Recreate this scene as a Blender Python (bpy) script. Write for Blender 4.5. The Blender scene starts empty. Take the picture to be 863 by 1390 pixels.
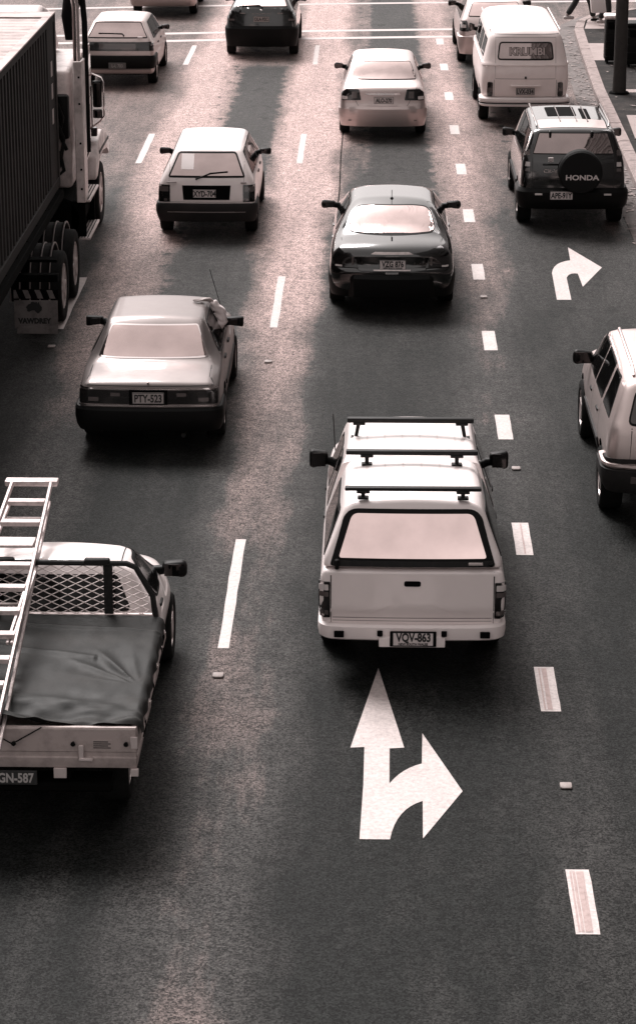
import bpy, bmesh, math, random
from mathutils import Vector, Matrix, noise
from mathutils.bvhtree import BVHTree
random.seed(7)
S = bpy.context.scene
COL = S.collection
R = math.radians

# ---------------------------------------------------------------- camera
cam_d = bpy.data.cameras.new('camera')
cam = bpy.data.objects.new('camera', cam_d); COL.objects.link(cam); S.camera = cam
CAM_H = 8.8
cam.location = (0, 0, CAM_H)
cam.rotation_euler = (R(90 - 18.2552), 0, R(1.3073))
cam_d.sensor_fit = 'VERTICAL'; cam_d.sensor_height = 36.0
cam_d.lens = 36.0 * 3350.0 / 1390.0
cam_d.shift_y = -45.0 / 1390.0
cam_d.clip_end = 3000; cam_d.clip_start = 0.5
# ---------------------------------------------------------------- light
SUN_EL, SUN_AZ = 50.0, -28.0      # azimuth measured from straight ahead towards the right
w = bpy.data.worlds.new('World'); S.world = w; w.use_nodes = True
nt = w.node_tree; bg = nt.nodes['Background']
sky = nt.nodes.new('ShaderNodeTexSky'); sky.sky_type = 'NISHITA'; sky.sun_disc = False
sky.sun_elevation = R(SUN_EL); sky.sun_rotation = R(SUN_AZ)
sky.air_density = 1.0; sky.dust_density = 6.0; sky.ozone_density = 1.0
hs = nt.nodes.new('ShaderNodeHueSaturation'); hs.inputs['Saturation'].default_value = 0.0
nt.links.new(sky.outputs[0], hs.inputs['Color']); 
tn = nt.nodes.new('ShaderNodeMix'); tn.data_type = 'RGBA'; tn.blend_type = 'MULTIPLY'; tn.inputs[0].default_value = 1.0; tn.inputs[7].default_value = (1.0, .93, .912, 1)
ov = nt.nodes.new('ShaderNodeMix'); ov.data_type = 'RGBA'; ov.inputs[0].default_value = .45; ov.inputs[7].default_value = (5.2, 5.2, 5.2, 1)   # even overcast veil
nt.links.new(hs.outputs[0], ov.inputs[6]); nt.links.new(ov.outputs[2], tn.inputs[6]); nt.links.new(tn.outputs[2], bg.inputs['Color'])
bg.inputs['Strength'].default_value = 0.105
sd = bpy.data.lights.new('sun', 'SUN'); sd.energy = 2.4; sd.angle = R(28); sd.color = (1.0, 0.955, 0.945)
sun = bpy.data.objects.new('sun', sd); COL.objects.link(sun)
sun.rotation_euler = (R(-(90 - SUN_EL)), 0, R(-SUN_AZ))
S.view_settings.view_transform = 'Standard'; S.view_settings.look = 'None'
S.view_settings.exposure = 1.12; S.view_settings.gamma = 1.0

# ================================================================ helpers
def link(o): COL.objects.link(o); return o
def tag(o, label=None, cat=None, group=None, kind=None):
    if label: o['label'] = label
    if cat: o['category'] = cat
    if group: o['group'] = group
    if kind: o['kind'] = kind
    return o
def thing(name, label, cat, loc=(0, 0, 0), rz=0.0, group=None):
    o = bpy.data.objects.new(name, None); link(o)
    o.empty_display_size = 0.2
    o.location = loc; o.rotation_euler = (0, 0, rz)
    return tag(o, label, cat, group)
def finish(bm, name, mats, parent=None, smooth=40):
    bmesh.ops.recalc_face_normals(bm, faces=bm.faces[:])
    return raw(bm, name, mats, parent, smooth)
def raw(bm, name, mats, parent=None, smooth=40):
    if smooth:
        for f in bm.faces: f.smooth = True
        lim = R(smooth)
        for e in bm.edges:
            if len(e.link_faces) == 2 and e.calc_face_angle(0) > lim: e.smooth = False
    me = bpy.data.meshes.new(name); bm.to_mesh(me); bm.free()
    if not isinstance(mats, (list, tuple)): mats = [mats]
    for m in mats: me.materials.append(m)
    o = bpy.data.objects.new(name, me); link(o)
    if parent: o.parent = parent
    return o
def pieces(bm, name, mats, parent=None, smooth=40, join=.012):
    """one object per separate piece; touching pieces stay together"""
    bm.verts.index_update(); bm.verts.ensure_lookup_table(); seen = set(); isl = []
    for v in bm.verts:
        if v.index in seen: continue
        st = [v]; seen.add(v.index); g = []
        while st:
            a = st.pop(); g.append(a)
            for e in a.link_edges:
                b = e.other_vert(a)
                if b.index not in seen: seen.add(b.index); st.append(b)
        lo = Vector([min(q.co[i] for q in g) for i in range(3)]); hi = Vector([max(q.co[i] for q in g) for i in range(3)])
        isl.append([g, lo, hi])
    ch = True
    while ch:
        ch = False
        for i in range(len(isl)):
            for j in range(i + 1, len(isl)):
                A, B = isl[i], isl[j]
                if all(A[1][k] - join <= B[2][k] and B[1][k] - join <= A[2][k] for k in range(3)):
                    A[0] += B[0]; A[1] = Vector([min(A[1][k], B[1][k]) for k in range(3)]); A[2] = Vector([max(A[2][k], B[2][k]) for k in range(3)]); isl.pop(j); ch = True; break
            if ch: break
    out = []
    for g, lo, hi in isl:
        nb = bmesh.new(); mp = {v: nb.verts.new(v.co) for v in g}; S_ = set(v.index for v in g)
        for f in bm.faces:
            if f.verts[0].index in S_:
                nf = nb.faces.new([mp[v] for v in f.verts]); nf.material_index = f.material_index
        out.append(finish(nb, name, mats, parent, smooth))
    bm.free(); return out
def struct(o): o['kind'] = 'structure'; return o

def bx(bm, lo, hi, bev=0.0, seg=2, mi=0, M=None):
    c = [(lo[i] + hi[i]) / 2 for i in range(3)]; s = [max(hi[i] - lo[i], 1e-4) for i in range(3)]
    g = bmesh.ops.create_cube(bm, size=1.0)
    vs = g['verts']
    bmesh.ops.scale(bm, vec=s, verts=vs); bmesh.ops.translate(bm, vec=c, verts=vs)
    fs = set(f for v in vs for f in v.link_faces)
    for f in fs: f.material_index = mi
    if bev > 0:
        es = list(set(e for f in fs for e in f.edges))
        r = bmesh.ops.bevel(bm, geom=es, offset=min(bev, min(s) * 0.48), segments=seg, affect='EDGES', profile=0.5)
        fs = set(f for f in r['faces']) | set(f for f in fs if f.is_valid)
        vs = list(set(v for f in fs for v in f.verts))
    for f in fs: f.material_index = mi
    if M is not None: bmesh.ops.transform(bm, matrix=M, verts=vs)
    return vs
def tube(bm, pts, r, n=8, mi=0, caps=True):
    pts = [Vector(p) for p in pts]; rings = []
    rr = r if isinstance(r, (list, tuple)) else [r] * len(pts)
    prev = None
    for i, p in enumerate(pts):
        if i == 0: d = pts[1] - p
        elif i == len(pts) - 1: d = p - pts[i - 1]
        else: d = (pts[i + 1] - p).normalized() + (p - pts[i - 1]).normalized()
        d.normalize()
        if prev is None:
            a = Vector((0, 0, 1)) if abs(d.z) < 0.9 else Vector((1, 0, 0))
            u = d.cross(a).normalized()
        else:
            u = (prev - d * prev.dot(d)).normalized()
        prev = u; v = d.cross(u)
        rings.append([bm.verts.new(p + (u * math.cos(2 * math.pi * k / n) + v * math.sin(2 * math.pi * k / n)) * rr[i]) for k in range(n)])
    for a, b in zip(rings, rings[1:]):
        for k in range(n):
            f = bm.faces.new((a[k], a[(k + 1) % n], b[(k + 1) % n], b[k])); f.material_index = mi
    if caps:
        bm.faces.new(rings[0][::-1]).material_index = mi; bm.faces.new(rings[-1]).material_index = mi
def bar(bm, a, b, w, h, mi=0, up=(0, 0, 1)):
    a = Vector(a); b = Vector(b); d = b - a; L = d.length; d.normalize()
    s = d.cross(Vector(up)).normalized(); u = s.cross(d)
    M = Matrix((s, d, u)).transposed().to_4x4(); M.translation = (a + b) / 2
    return bx(bm, (-w / 2, -L / 2, -h / 2), (w / 2, L / 2, h / 2), min(w, h) * 0.18, 1, mi, M)
def lathe(bm, prof, n=32, mi=0, M=None, axis='x'):
    """prof: (axial, radius) list, revolved about x"""
    rings = []
    for a, r in prof:
        if r < 1e-5: rings.append([bm.verts.new((a, 0, 0))])
        else: rings.append([bm.verts.new((a, r * math.cos(2 * math.pi * k / n), r * math.sin(2 * math.pi * k / n))) for k in range(n)])
    for p, q in zip(rings, rings[1:]):
        for k in range(n):
            k2 = (k + 1) % n
            if len(p) == 1: vs = (p[0], q[k2], q[k])
            elif len(q) == 1: vs = (p[k], p[k2], q[0])
            else: vs = (p[k], p[k2], q[k2], q[k])
            bm.faces.new(vs).material_index = mi
    vs = [v for r_ in rings for v in r_]
    if M is not None: bmesh.ops.transform(bm, matrix=M, verts=vs)
    return vs
def prism(bm, pts, z0, z1, mi=0):
    a = [bm.verts.new((p[0], p[1], z0)) for p in pts]; b = [bm.verts.new((p[0], p[1], z1)) for p in pts]
    fs = [bm.faces.new(a[::-1]), bm.faces.new(b)]
    n = len(pts)
    for k in range(n): fs.append(bm.faces.new((a[k], a[(k + 1) % n], b[(k + 1) % n], b[k])))
    for f in fs: f.material_index = mi
    return a + b
def text_bm(bm, s, M, size=0.1, depth=0.002, mi=0, sx=1.0, bold=0.0):
    cu = bpy.data.curves.new('t', 'FONT'); cu.body = s; cu.size = size; cu.extrude = depth; cu.offset = bold
    cu.align_x = 'CENTER'; cu.align_y = 'CENTER'; cu.resolution_u = 3
    o = bpy.data.objects.new('t', cu); COL.objects.link(o)
    bpy.context.view_layer.update()
    me = bpy.data.meshes.new_from_object(o.evaluated_get(bpy.context.evaluated_depsgraph_get()))
    bpy.data.objects.remove(o); bpy.data.curves.remove(cu)
    t = bmesh.new(); t.from_mesh(me); bpy.data.meshes.remove(me)
    xs = [v.co.x for v in t.verts]; ys = [v.co.y for v in t.verts]
    cx, cy = (min(xs) + max(xs)) / 2, (min(ys) + max(ys)) / 2
    for v in t.verts: v.co.x = (v.co.x - cx) * sx; v.co.y -= cy
    vm = {v: bm.verts.new(M @ v.co) for v in t.verts}
    for f in t.faces:
        try: bm.faces.new([vm[v] for v in f.verts]).material_index = mi
        except ValueError: pass
    t.free()
def rear_M(x, y, z, tilt=0.0):           # text plane facing -y
    return Matrix.Translation((x, y, z)) @ Matrix.Rotation(R(90) - tilt, 4, 'X')
def rnd(pts, r, n=4):
    """round the corners of a 2-D polygon"""
    out = []; N = len(pts)
    for i in range(N):
        p0, p1, p2 = Vector(pts[i - 1]), Vector(pts[i]), Vector(pts[(i + 1) % N])
        ri = r[i] if isinstance(r, (list, tuple)) else r
        a = (p0 - p1); b = (p2 - p1)
        k = min(ri, a.length * .45, b.length * .45)
        if k < 1e-4: out.append(tuple(p1)); continue
        A = p1 + a.normalized() * k; B = p1 + b.normalized() * k
        for j in range(n + 1):
            t = j / n
            out.append(tuple(A * (1 - t) ** 2 + p1 * 2 * t * (1 - t) + B * t * t))
    return out
def inset(pts, d):
    N = len(pts); area = sum(pts[i][0] * pts[(i + 1) % N][1] - pts[(i + 1) % N][0] * pts[i][1] for i in range(N))
    sg = 1 if area > 0 else -1; out = []
    for i in range(N):
        p0, p1, p2 = Vector(pts[i - 1]), Vector(pts[i]), Vector(pts[(i + 1) % N])
        a = (p1 - p0).normalized(); b = (p2 - p1).normalized()
        na = Vector((-a.y, a.x)) * sg; nb = Vector((-b.y, b.x)) * sg
        m = na + nb
        if m.length < 1e-6: m = na
        m.normalize(); c = max(m.dot(na), .35)
        out.append(tuple(p1 + m * d / c))
    return out
def ribbon(path, wd):
    """2-D polyline -> quads"""
    P = [Vector(p) for p in path]; L = []; Rr = []
    for i, p in enumerate(P):
        d = (P[min(i + 1, len(P) - 1)] - P[max(i - 1, 0)]).normalized(); n = Vector((-d.y, d.x)) * wd / 2
        L.append(tuple(p + n)); Rr.append(tuple(p - n))
    return [[L[i], L[i + 1], Rr[i + 1], Rr[i]] for i in range(len(P) - 1)]
def pchip(xs, ys, x):
    n = len(xs)
    if x <= xs[0]: return ys[0]
    if x >= xs[-1]: return ys[-1]
    i = 0
    while x > xs[i + 1]: i += 1
    d = [(ys[k + 1] - ys[k]) / (xs[k + 1] - xs[k]) for k in range(n - 1)]
    def m(k):
        if k == 0: return d[0]
        if k == n - 1: return d[-1]
        if d[k - 1] * d[k] <= 0: return 0.0
        return 2 * d[k - 1] * d[k] / (d[k - 1] + d[k])
    h = xs[i + 1] - xs[i]; t = (x - xs[i]) / h
    return ((1 + 2 * t) * (1 - t) ** 2 * ys[i] + t * (1 - t) ** 2 * h * m(i) + t * t * (3 - 2 * t) * ys[i + 1] + t * t * (t - 1) * h * m(i + 1))

# ---------------------------------------------------------------- materials
def mat(name, col, rough=.5, metal=0.0, coat=0.0, spec=.5, dirt=0.0, dscale=3.0, dcol=None, bump=0.0, bscale=80.0, mott=0.0):
    m = bpy.data.materials.new(name); m.use_nodes = True; n = m.node_tree; L = n.links
    b = n.nodes['Principled BSDF']
    b.inputs['Base Color'].default_value = (*col, 1); b.inputs['Roughness'].default_value = rough
    b.inputs['Metallic'].default_value = metal; b.inputs['Coat Weight'].default_value = coat
    b.inputs['Coat Roughness'].default_value = .06; b.inputs['Specular IOR Level'].default_value = spec
    tc = n.nodes.new('ShaderNodeTexCoord')
    if dirt > 0 or mott > 0:
        a = n.nodes.new('ShaderNodeTexNoise'); a.inputs['Scale'].default_value = dscale; a.inputs['Detail'].default_value = 8
        a.inputs['Roughness'].default_value = .65
        L.new(tc.outputs['Object'], a.inputs['Vector'])
        r = n.nodes.new('ShaderNodeMapRange'); r.inputs[1].default_value = .45; r.inputs[2].default_value = .75
        r.inputs[3].default_value = 0; r.inputs[4].default_value = max(dirt, mott)
        L.new(a.outputs['Fac'], r.inputs[0])
        mx = n.nodes.new('ShaderNodeMix'); mx.data_type = 'RGBA'
        mx.inputs[6].default_value = (*col, 1)
        dc = dcol or tuple(c * .35 for c in col)
        mx.inputs[7].default_value = (*dc, 1)
        L.new(r.outputs[0], mx.inputs[0]); L.new(mx.outputs[2], b.inputs['Base Color'])
        r2 = n.nodes.new('ShaderNodeMapRange'); r2.inputs[3].default_value = rough; r2.inputs[4].default_value = min(1, rough + .25)
        L.new(a.outputs['Fac'], r2.inputs[0]); L.new(r2.outputs[0], b.inputs['Roughness'])
    if bump > 0:
        a = n.nodes.new('ShaderNodeTexNoise'); a.inputs['Scale'].default_value = bscale; a.inputs['Detail'].default_value = 4
        L.new(tc.outputs['Object'], a.inputs['Vector'])
        bp = n.nodes.new('ShaderNodeBump'); bp.inputs['Strength'].default_value = bump; bp.inputs['Distance'].default_value = .01
        L.new(a.outputs['Fac'], bp.inputs['Height']); L.new(bp.outputs[0], b.inputs['Normal'])
    return m
def glass_mat(name, refl, col=(.02, .018, .018), tint=(1, .80, .77)):
    m = bpy.data.materials.new(name); m.use_nodes = True; n = m.node_tree; L = n.links
    b = n.nodes['Principled BSDF']; out = n.nodes['Material Output']
    b.inputs['Base Color'].default_value = (*col, 1); b.inputs['Roughness'].default_value = .04; b.inputs['IOR'].default_value = 1.52
    g = n.nodes.new('ShaderNodeBsdfGlossy'); g.inputs['Color'].default_value = (*tint, 1); g.inputs['Roughness'].default_value = .03
    tc = n.nodes.new('ShaderNodeTexCoord'); a = n.nodes.new('ShaderNodeTexNoise'); a.inputs['Scale'].default_value = 2.2
    a.inputs['Detail'].default_value = 5; L.new(tc.outputs['Object'], a.inputs['Vector'])
    r = n.nodes.new('ShaderNodeMapRange'); r.inputs[1].default_value = .3; r.inputs[2].default_value = .7
    r.inputs[3].default_value = refl * .82; r.inputs[4].default_value = refl * 1.1
    L.new(a.outputs['Fac'], r.inputs[0])
    bp = n.nodes.new('ShaderNodeBump'); bp.inputs['Strength'].default_value = .05; bp.inputs['Distance'].default_value = .02
    L.new(a.outputs['Fac'], bp.inputs['Height']); L.new(bp.outputs[0], g.inputs['Normal'])
    mx = n.nodes.new('ShaderNodeMixShader'); L.new(r.outputs[0], mx.inputs[0]); L.new(b.outputs[0], mx.inputs[1]); L.new(g.outputs[0], mx.inputs[2])
    L.new(mx.outputs[0], out.inputs['Surface'])
    return m
M_ = {}
M_['white'] = mat('white_paint', (.76, .68, .667), .32, 0, .6, dirt=.14, dscale=2.2, dcol=(.5, .41, .39))
M_['cream'] = mat('cream_paint', (.80, .70, .68), .4, 0, .35, dirt=.22, dscale=3.0, dcol=(.46, .36, .34))
M_['silver'] = mat('silver_paint', (.46, .385, .37), .30, .85, .3, dirt=.15, dcol=(.3, .25, .24))
M_['grey'] = mat('grey_metallic_paint', (.145, .123, .119), .40, .7, .3, dirt=.2, dcol=(.16, .14, .135))
M_['silver2'] = mat('pale_silver_paint', (.54, .455, .44), .30, .85, .3, dirt=.15, dcol=(.35, .29, .28))
M_['black'] = mat('black_paint', (.003, .003, .003), .12, 0, .7, spec=.4)
M_['charcoal'] = mat('charcoal_paint', (.0025, .0025, .0025), .15, 0, .6, spec=.35)
M_['rubber'] = mat('rubber', (.008, .008, .008), .75, spec=.15, bump=.2)
M_['tyre'] = mat('tyre_rubber', (.008, .008, .008), .85, spec=.12, bump=.3, bscale=60, dirt=.4, dcol=(.022, .02, .019), dscale=9)
M_['plastic'] = mat('black_plastic', (.004, .004, .004), .5, spec=.12, bump=.1)
M_['dplastic'] = mat('dark_bumper_plastic', (.016, .015, .015), .55, spec=.15, bump=.15, dirt=.4, dcol=(.04, .035, .034))
M_['under'] = mat('underbody', (.003, .003, .003), .95, spec=.05)
M_['gap'] = mat('panel_gap', (.012, .011, .011), .8)
M_['gap_and_highlight'] = mat('seam_and_highlight', (.22, .19, .185), .6)
M_['lens'] = mat('tail_lens', (.008, .007, .007), .15, 0, .3)
M_['lensmid'] = mat('tail_lens_mid', (.085, .07, .068), .2, 0, .6)
M_['lenspale'] = mat('tail_lens_clear', (.55, .5, .49), .2, 0, .6)
M_['chrome'] = mat('chrome', (.75, .68, .67), .15, 1.0)
M_['alloy'] = mat('alloy', (.5, .44, .43), .3, .8, dirt=.4, dcol=(.1, .09, .09), dscale=12)
M_['plate'] = mat('plate_pale', (.62, .55, .54), .45, dirt=.1, dscale=14)
M_['platemid'] = mat('plate_dull', (.36, .32, .31), .5, dirt=.15, dscale=14)
M_['platedark'] = mat('plate_dark', (.02, .02, .02), .5)
M_['ink'] = mat('plate_ink', (.01, .01, .01), .6)
M_['inkpale'] = mat('plate_pale_ink', (.36, .34, .33), .6)
M_['dullplate'] = mat('plate_faded', (.085, .078, .076), .5)
for k_ in ('black', 'charcoal'):
    b_ = M_[k_].node_tree.nodes['Principled BSDF']; b_.inputs['Coat IOR'].default_value = 1.52 if k_ == 'black' else 1.5; b_.inputs['Coat Weight'].default_value = 1.0
M_['faint'] = mat('faint_seam', (.60, .52, .505), .5)
M_['glass'] = glass_mat('tinted_glass', .55)
M_['glassb'] = glass_mat('bright_tinted_glass', .85)
M_['glassm'] = glass_mat('mid_tinted_glass', .42)
M_['glassn'] = glass_mat('deep_tinted_glass', .26)
M_['glassd'] = glass_mat('dark_side_glass', .03, (.004, .004, .004))
M_['glassk'] = mat('black_cab_glass', (.003, .003, .003), .1, spec=.2)
M_['mirror'] = mat('mirror_glass', (.25, .23, .23), .03, 1.0)
M_['alu'] = mat('aluminium', (.62, .54, .525), .38, .5, dirt=.3, dcol=(.3, .24, .23), dscale=7, bump=.05)
M_['rack'] = mat('rack_bar', (.010, .010, .010), .5, spec=.2, dirt=.3, dcol=(.05, .044, .042), dscale=20)
M_['skin'] = mat('skin', (.26, .215, .205), .6)
M_['shirt'] = mat('shirt_cloth', (.66, .58, .57), .8, bump=.5, bscale=40)
M_['cloth'] = mat('dark_cloth', (.012, .012, .012), .9, bump=.4)
M_['paper'] = mat('paper', (.8, .73, .72), .8)
M_['conc'] = mat('kerb_concrete', (.27, .215, .205), .85, dirt=.9, dcol=(.11, .09, .085), dscale=6, bump=.5)

# ================================================================ vehicle kit
def section(P, rs, m=3):
    """half outline (x>=0) from bottom centre to top centre, filleted & subdivided"""
    out = [P[0]]; cur = Vector(P[0])
    for i in range(1, len(P) - 1):
        p0, p1, p2 = Vector(P[i - 1]), Vector(P[i]), Vector(P[i + 1])
        a = p0 - p1; b = p2 - p1; k = min(rs[i - 1], a.length * .47, b.length * .47)
        A = p1 + a.normalized() * k; B = p1 + b.normalized() * k
        for j in range(1, m + 1): out.append(tuple(cur.lerp(A, j / m)))
        for j in range(1, 5):
            t = j / 4; q = A * (1 - t) ** 2 + p1 * 2 * t * (1 - t) + B * t * t; out.append(tuple(q))
        cur = B
    e = Vector(P[-1])
    for j in range(1, 7): out.append(tuple(cur.lerp(e, j / 6)))
    return out
class Car:
    def __init__(s, root, rows, L, yr=None, Lr=1.2, bow=.05, rc=.09, paint=None, wheels=(), R_=.3, fr=(.07, .18, .05, .09), mat2=None, name='body', yf=None, notch=None, Wref=None, cut=True, wrap=None):
        s.root = root; cols = list(zip(*rows)); ts = cols[0]
        s.W = max(r[3] for r in rows)
        W = s.W
        st = []
        a = 0.0
        for k in range(7): st.append(rc * (1 - math.cos(k / 6 * math.pi / 2)))
        y = rc + .04
        while y < L - rc - .03: st.append(y); y += .055
        for k in range(6, -1, -1): st.append(L - rc * (1 - math.cos(k / 6 * math.pi / 2)))
        bm = bmesh.new(); rings = []
        def yfun(t, x, z):
            o = t
            if yr: o += pchip([q[0] for q in yr], [q[1] for q in yr], z) * max(0, 1 - t / Lr)
            o += bow * (x / W) ** 2 * max(0, 1 - t / Lr)
            if wrap and abs(x) > wrap[0]: o += wrap[1] * (abs(x) - wrap[0]) ** 2 * min(1, max(0, (z - wrap[2]) / .06)) * max(0, 1 - t / 1.8)
            ff = max(0, 1 - (L - t) / 1.0)
            o -= (.16 * (x / W) ** 2) * ff
            if yf: o -= pchip([q[0] for q in yf], [q[1] for q in yf], z) * ff
            return o
        for t in st:
            v = [pchip(ts, c, t) for c in cols]
            _, zb, ws, wm, zm, wb, zbe, wt, zt, cr = v
            H = section([(0, zb), (ws, zb), (wm, zm), (wb, zbe), (wt, zt), (0, zt + cr)], fr)
            # crown: make the top follow a parabola
            H2 = []
            for (x, z) in H:
                if z >= zt - 1e-6 and x < wt and cr > 0: z = zt + cr * (1 - (x / wt) ** 2)
                H2.append((x, z))
            d = min(t, L - t); ins = 0.0
            if d < rc: ins = rc - math.sqrt(max(0, rc * rc - (rc - d) ** 2))
            zmid = (zb + zt) / 2; hh = (zt - zb) / 2
            ring = []
            full = [(x, z) for x, z in H2] + [(-x, z) for x, z in H2[-2:0:-1]]
            for (x, z) in full:
                x2 = x * (1 - ins / W); z2 = zmid + (z - zmid) * (1 - ins * .55 / hh)
                ring.append((x2, z2, t))
            rings.append(ring)
        n = len(rings[0]); V = []
        for ring in rings: V.append([bm.verts.new((x, yfun(t, x, z), z)) for x, z, t in ring])
        for A, B in zip(V, V[1:]):
            for k in range(n): bm.faces.new((A[k], A[(k + 1) % n], B[(k + 1) % n], B[k]))
        for ring, E, t in ((rings[0], V[0], st[0]), (rings[-1], V[-1], st[-1])):
            zc = sum(p[1] for p in ring) / n; prev = E
            for kk in (.93, .85, .75, .62, .48, .33, .17):
                cur = [bm.verts.new((x * kk, yfun(t, x * kk, zc + (z - zc) * kk), zc + (z - zc) * kk)) for x, z, _ in ring]
                for k in range(n): bm.faces.new((prev[k], prev[(k + 1) % n], cur[(k + 1) % n], cur[k]))
                prev = cur
            c = bm.verts.new((0, yfun(t, 0, zc), zc))
            for k in range(n): bm.faces.new((prev[k], prev[(k + 1) % n], c))
        bmesh.ops.recalc_face_normals(bm, faces=bm.faces[:])
        if wheels and cut:
            cb = bmesh.new()
            for wy in wheels:
                for sx in (-1, 1):
                    prof = [(W - .30, 0), (W - .30, R_ + .055), (W + .3, R_ + .055), (W + .3, 0)]
                    if sx < 0: prof = [(-a_, b_) for a_, b_ in prof]
                    lathe(cb, prof, 28, 0, Matrix.Translation((0, wy, R_ + .02)))
            bmesh.ops.recalc_face_normals(cb, faces=cb.faces[:])
            a = raw(bm, 'a', [paint], None, 0); b = raw(cb, 'b', [M_['under']], None, 0)
            md = a.modifiers.new('b', 'BOOLEAN'); md.object = b; md.operation = 'DIFFERENCE'; md.solver = 'EXACT'; md.material_mode = 'TRANSFER'
            bpy.context.view_layer.update()
            me = bpy.data.meshes.new_from_object(a.evaluated_get(bpy.context.evaluated_depsgraph_get()))
            bm = bmesh.new(); bm.from_mesh(me)
            names = [m.name if m else '' for m in me.materials]
            for f in bm.faces:
                f.material_index = 1 if names and names[f.material_index] == 'underbody' else 0
            bpy.data.objects.remove(a); bpy.data.objects.remove(b); bpy.data.meshes.remove(me)
        for f in bm.faces:
            if f.normal.z < -.7 and f.calc_center_median().z < .5: f.material_index = 1
        s.bvh = BVHTree.FromBMesh(bm)
        s.mats = [paint, M_['under']]
        s.body = raw(bm, name, s.mats, root, 32)
    # ---- conforming pieces
    def patch(s, poly, ax, off=.004, step=.05, sink=True, quads=None):
        bm = bmesh.new()
        for pl in (quads or [poly]):
            try: bm.faces.new([bm.verts.new((p[0], p[1], 0)) for p in pl])
            except ValueError: pass
        bmesh.ops.triangulate(bm, faces=bm.faces[:])
        for d in (0, 1):
            lo = min(v.co[d] for v in bm.verts); hi = max(v.co[d] for v in bm.verts)
            c = lo + step
            while c < hi - .004:
                co = [0, 0, 0]; no = [0, 0, 0]; co[d] = c; no[d] = 1
                bmesh.ops.bisect_plane(bm, geom=bm.verts[:] + bm.edges[:] + bm.faces[:], plane_co=co, plane_no=no, dist=1e-4); c += step
        D = {'r': Vector((0, 1, 0)), 'R': Vector((-1, 0, 0)), 'L': Vector((1, 0, 0)), 'T': Vector((0, 0, -1)), 'F': Vector((0, -1, 0))}[ax]
        nor = {}
        for v in bm.verts:
            a, b = v.co.x, v.co.y
            p = {'r': Vector((a, -3, b)), 'R': Vector((4, a, b)), 'L': Vector((-4, a, b)), 'T': Vector((a, b, 6)), 'F': Vector((a, 12, b))}[ax]
            h = s.bvh.ray_cast(p, D)
            if h[0] is None or (h[1].dot(D) > -.02):
                base = h[0] if h[0] is not None else {'r': Vector((a, .1, b)), 'R': Vector((s.W, a, b)), 'L': Vector((-s.W, a, b)), 'T': Vector((a, b, .8)), 'F': Vector((a, 4, b))}[ax]
                h = s.bvh.find_nearest(base)
            v.co = h[0] + h[1] * off; nor[v] = h[1].copy()
        bmesh.ops.recalc_face_normals(bm, faces=bm.faces[:])
        fs = bm.faces[:]
        if sum((f.normal.dot(D)) * f.calc_area() for f in fs) > 0: bmesh.ops.reverse_faces(bm, faces=fs)
        if sink:
            es = [e for e in bm.edges if e.is_boundary]
            old = set(bm.verts)
            mp = {}
            for e in es:
                for v in e.verts:
                    if v not in mp: mp[v] = bm.verts.new(v.co - nor[v] * (off + .006))
            for e in es:
                lf = e.link_faces[0]; a, b = e.verts
                for l in lf.loops:
                    if l.edge == e: a, b = l.vert, l.link_loop_next.vert
                bm.faces.new((b, a, mp[a], mp[b]))
        return bm
    def stick(s, name, poly, ax, m, off=.006, parent=None, step=.05):
        return raw(s.patch(poly, ax, off, step), name, m, parent or s.root, 35)
    def merge(s, bm, m, obj=None):
        obj = obj or s.body; me = obj.data
        if m.name not in [x.name for x in me.materials]: me.materials.append(m)
        idx = [x.name for x in me.materials].index(m.name)
        for f in bm.faces: f.material_index = idx; f.smooth = True
        t = bpy.data.meshes.new('t'); bm.to_mesh(t); bm.free()
        b2 = bmesh.new(); b2.from_mesh(me); b2.from_mesh(t); b2.to_mesh(me); b2.free(); bpy.data.meshes.remove(t)
    def line(s, path, ax, wd=.009, m='gap', off=.0018, sym=False):
        s.merge(s.patch(None, ax, off, .05, False, ribbon(path, wd)), M_[m])
        if sym:
            if ax in 'rT': s.merge(s.patch(None, ax, off, .05, False, ribbon([(-p[0], p[1]) for p in path], wd)), M_[m])
            elif ax == 'R': s.merge(s.patch(None, 'L', off, .05, False, ribbon(path, wd)), M_[m])
    def window(s, name, poly, ax, g, frame=.022, r=.05, fm='rubber', off=.004):
        P = rnd(poly, r)
        fr = s.stick(name, P, ax, M_[fm], off)
        s.stick('pane', inset(P, frame), ax, M_[g], off + .004, fr)
        return fr
    def windows(s, poly, g='glassd', frame=.016, r=.035, fm='rubber', sides='RL'):
        for a in sides: s.window('window', poly, a, g, frame, r, fm)
    def lights(s, poly, parts=(), sym=True, r=.02, off=.012, base='lens', name='tail_light'):
        for sg in ((1, -1) if sym else (1,)):
            P = [(sg * p[0], p[1]) for p in poly]
            if sg < 0: P = P[::-1]
            o = s.stick(name, rnd(P, r), 'r', M_[base], off)
            for q, mm in parts:
                Q = [(sg * p[0], p[1]) for p in q]
                if sg < 0: Q = Q[::-1]
                s.stick('lens', rnd(Q, .008), 'r', M_[mm], off + .004, o)
    def wheels(s, ys, R_=.3, wd=.19, inn=.0, rim='alloy', spokes=5, tr=0):
        W = s.W - inn
        for wy in ys:
            for sx in (1, -1):
                e = wheel(R_, wd, rim, spokes, s.root, (sx * (W - .015), wy, R_), sx)
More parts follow.
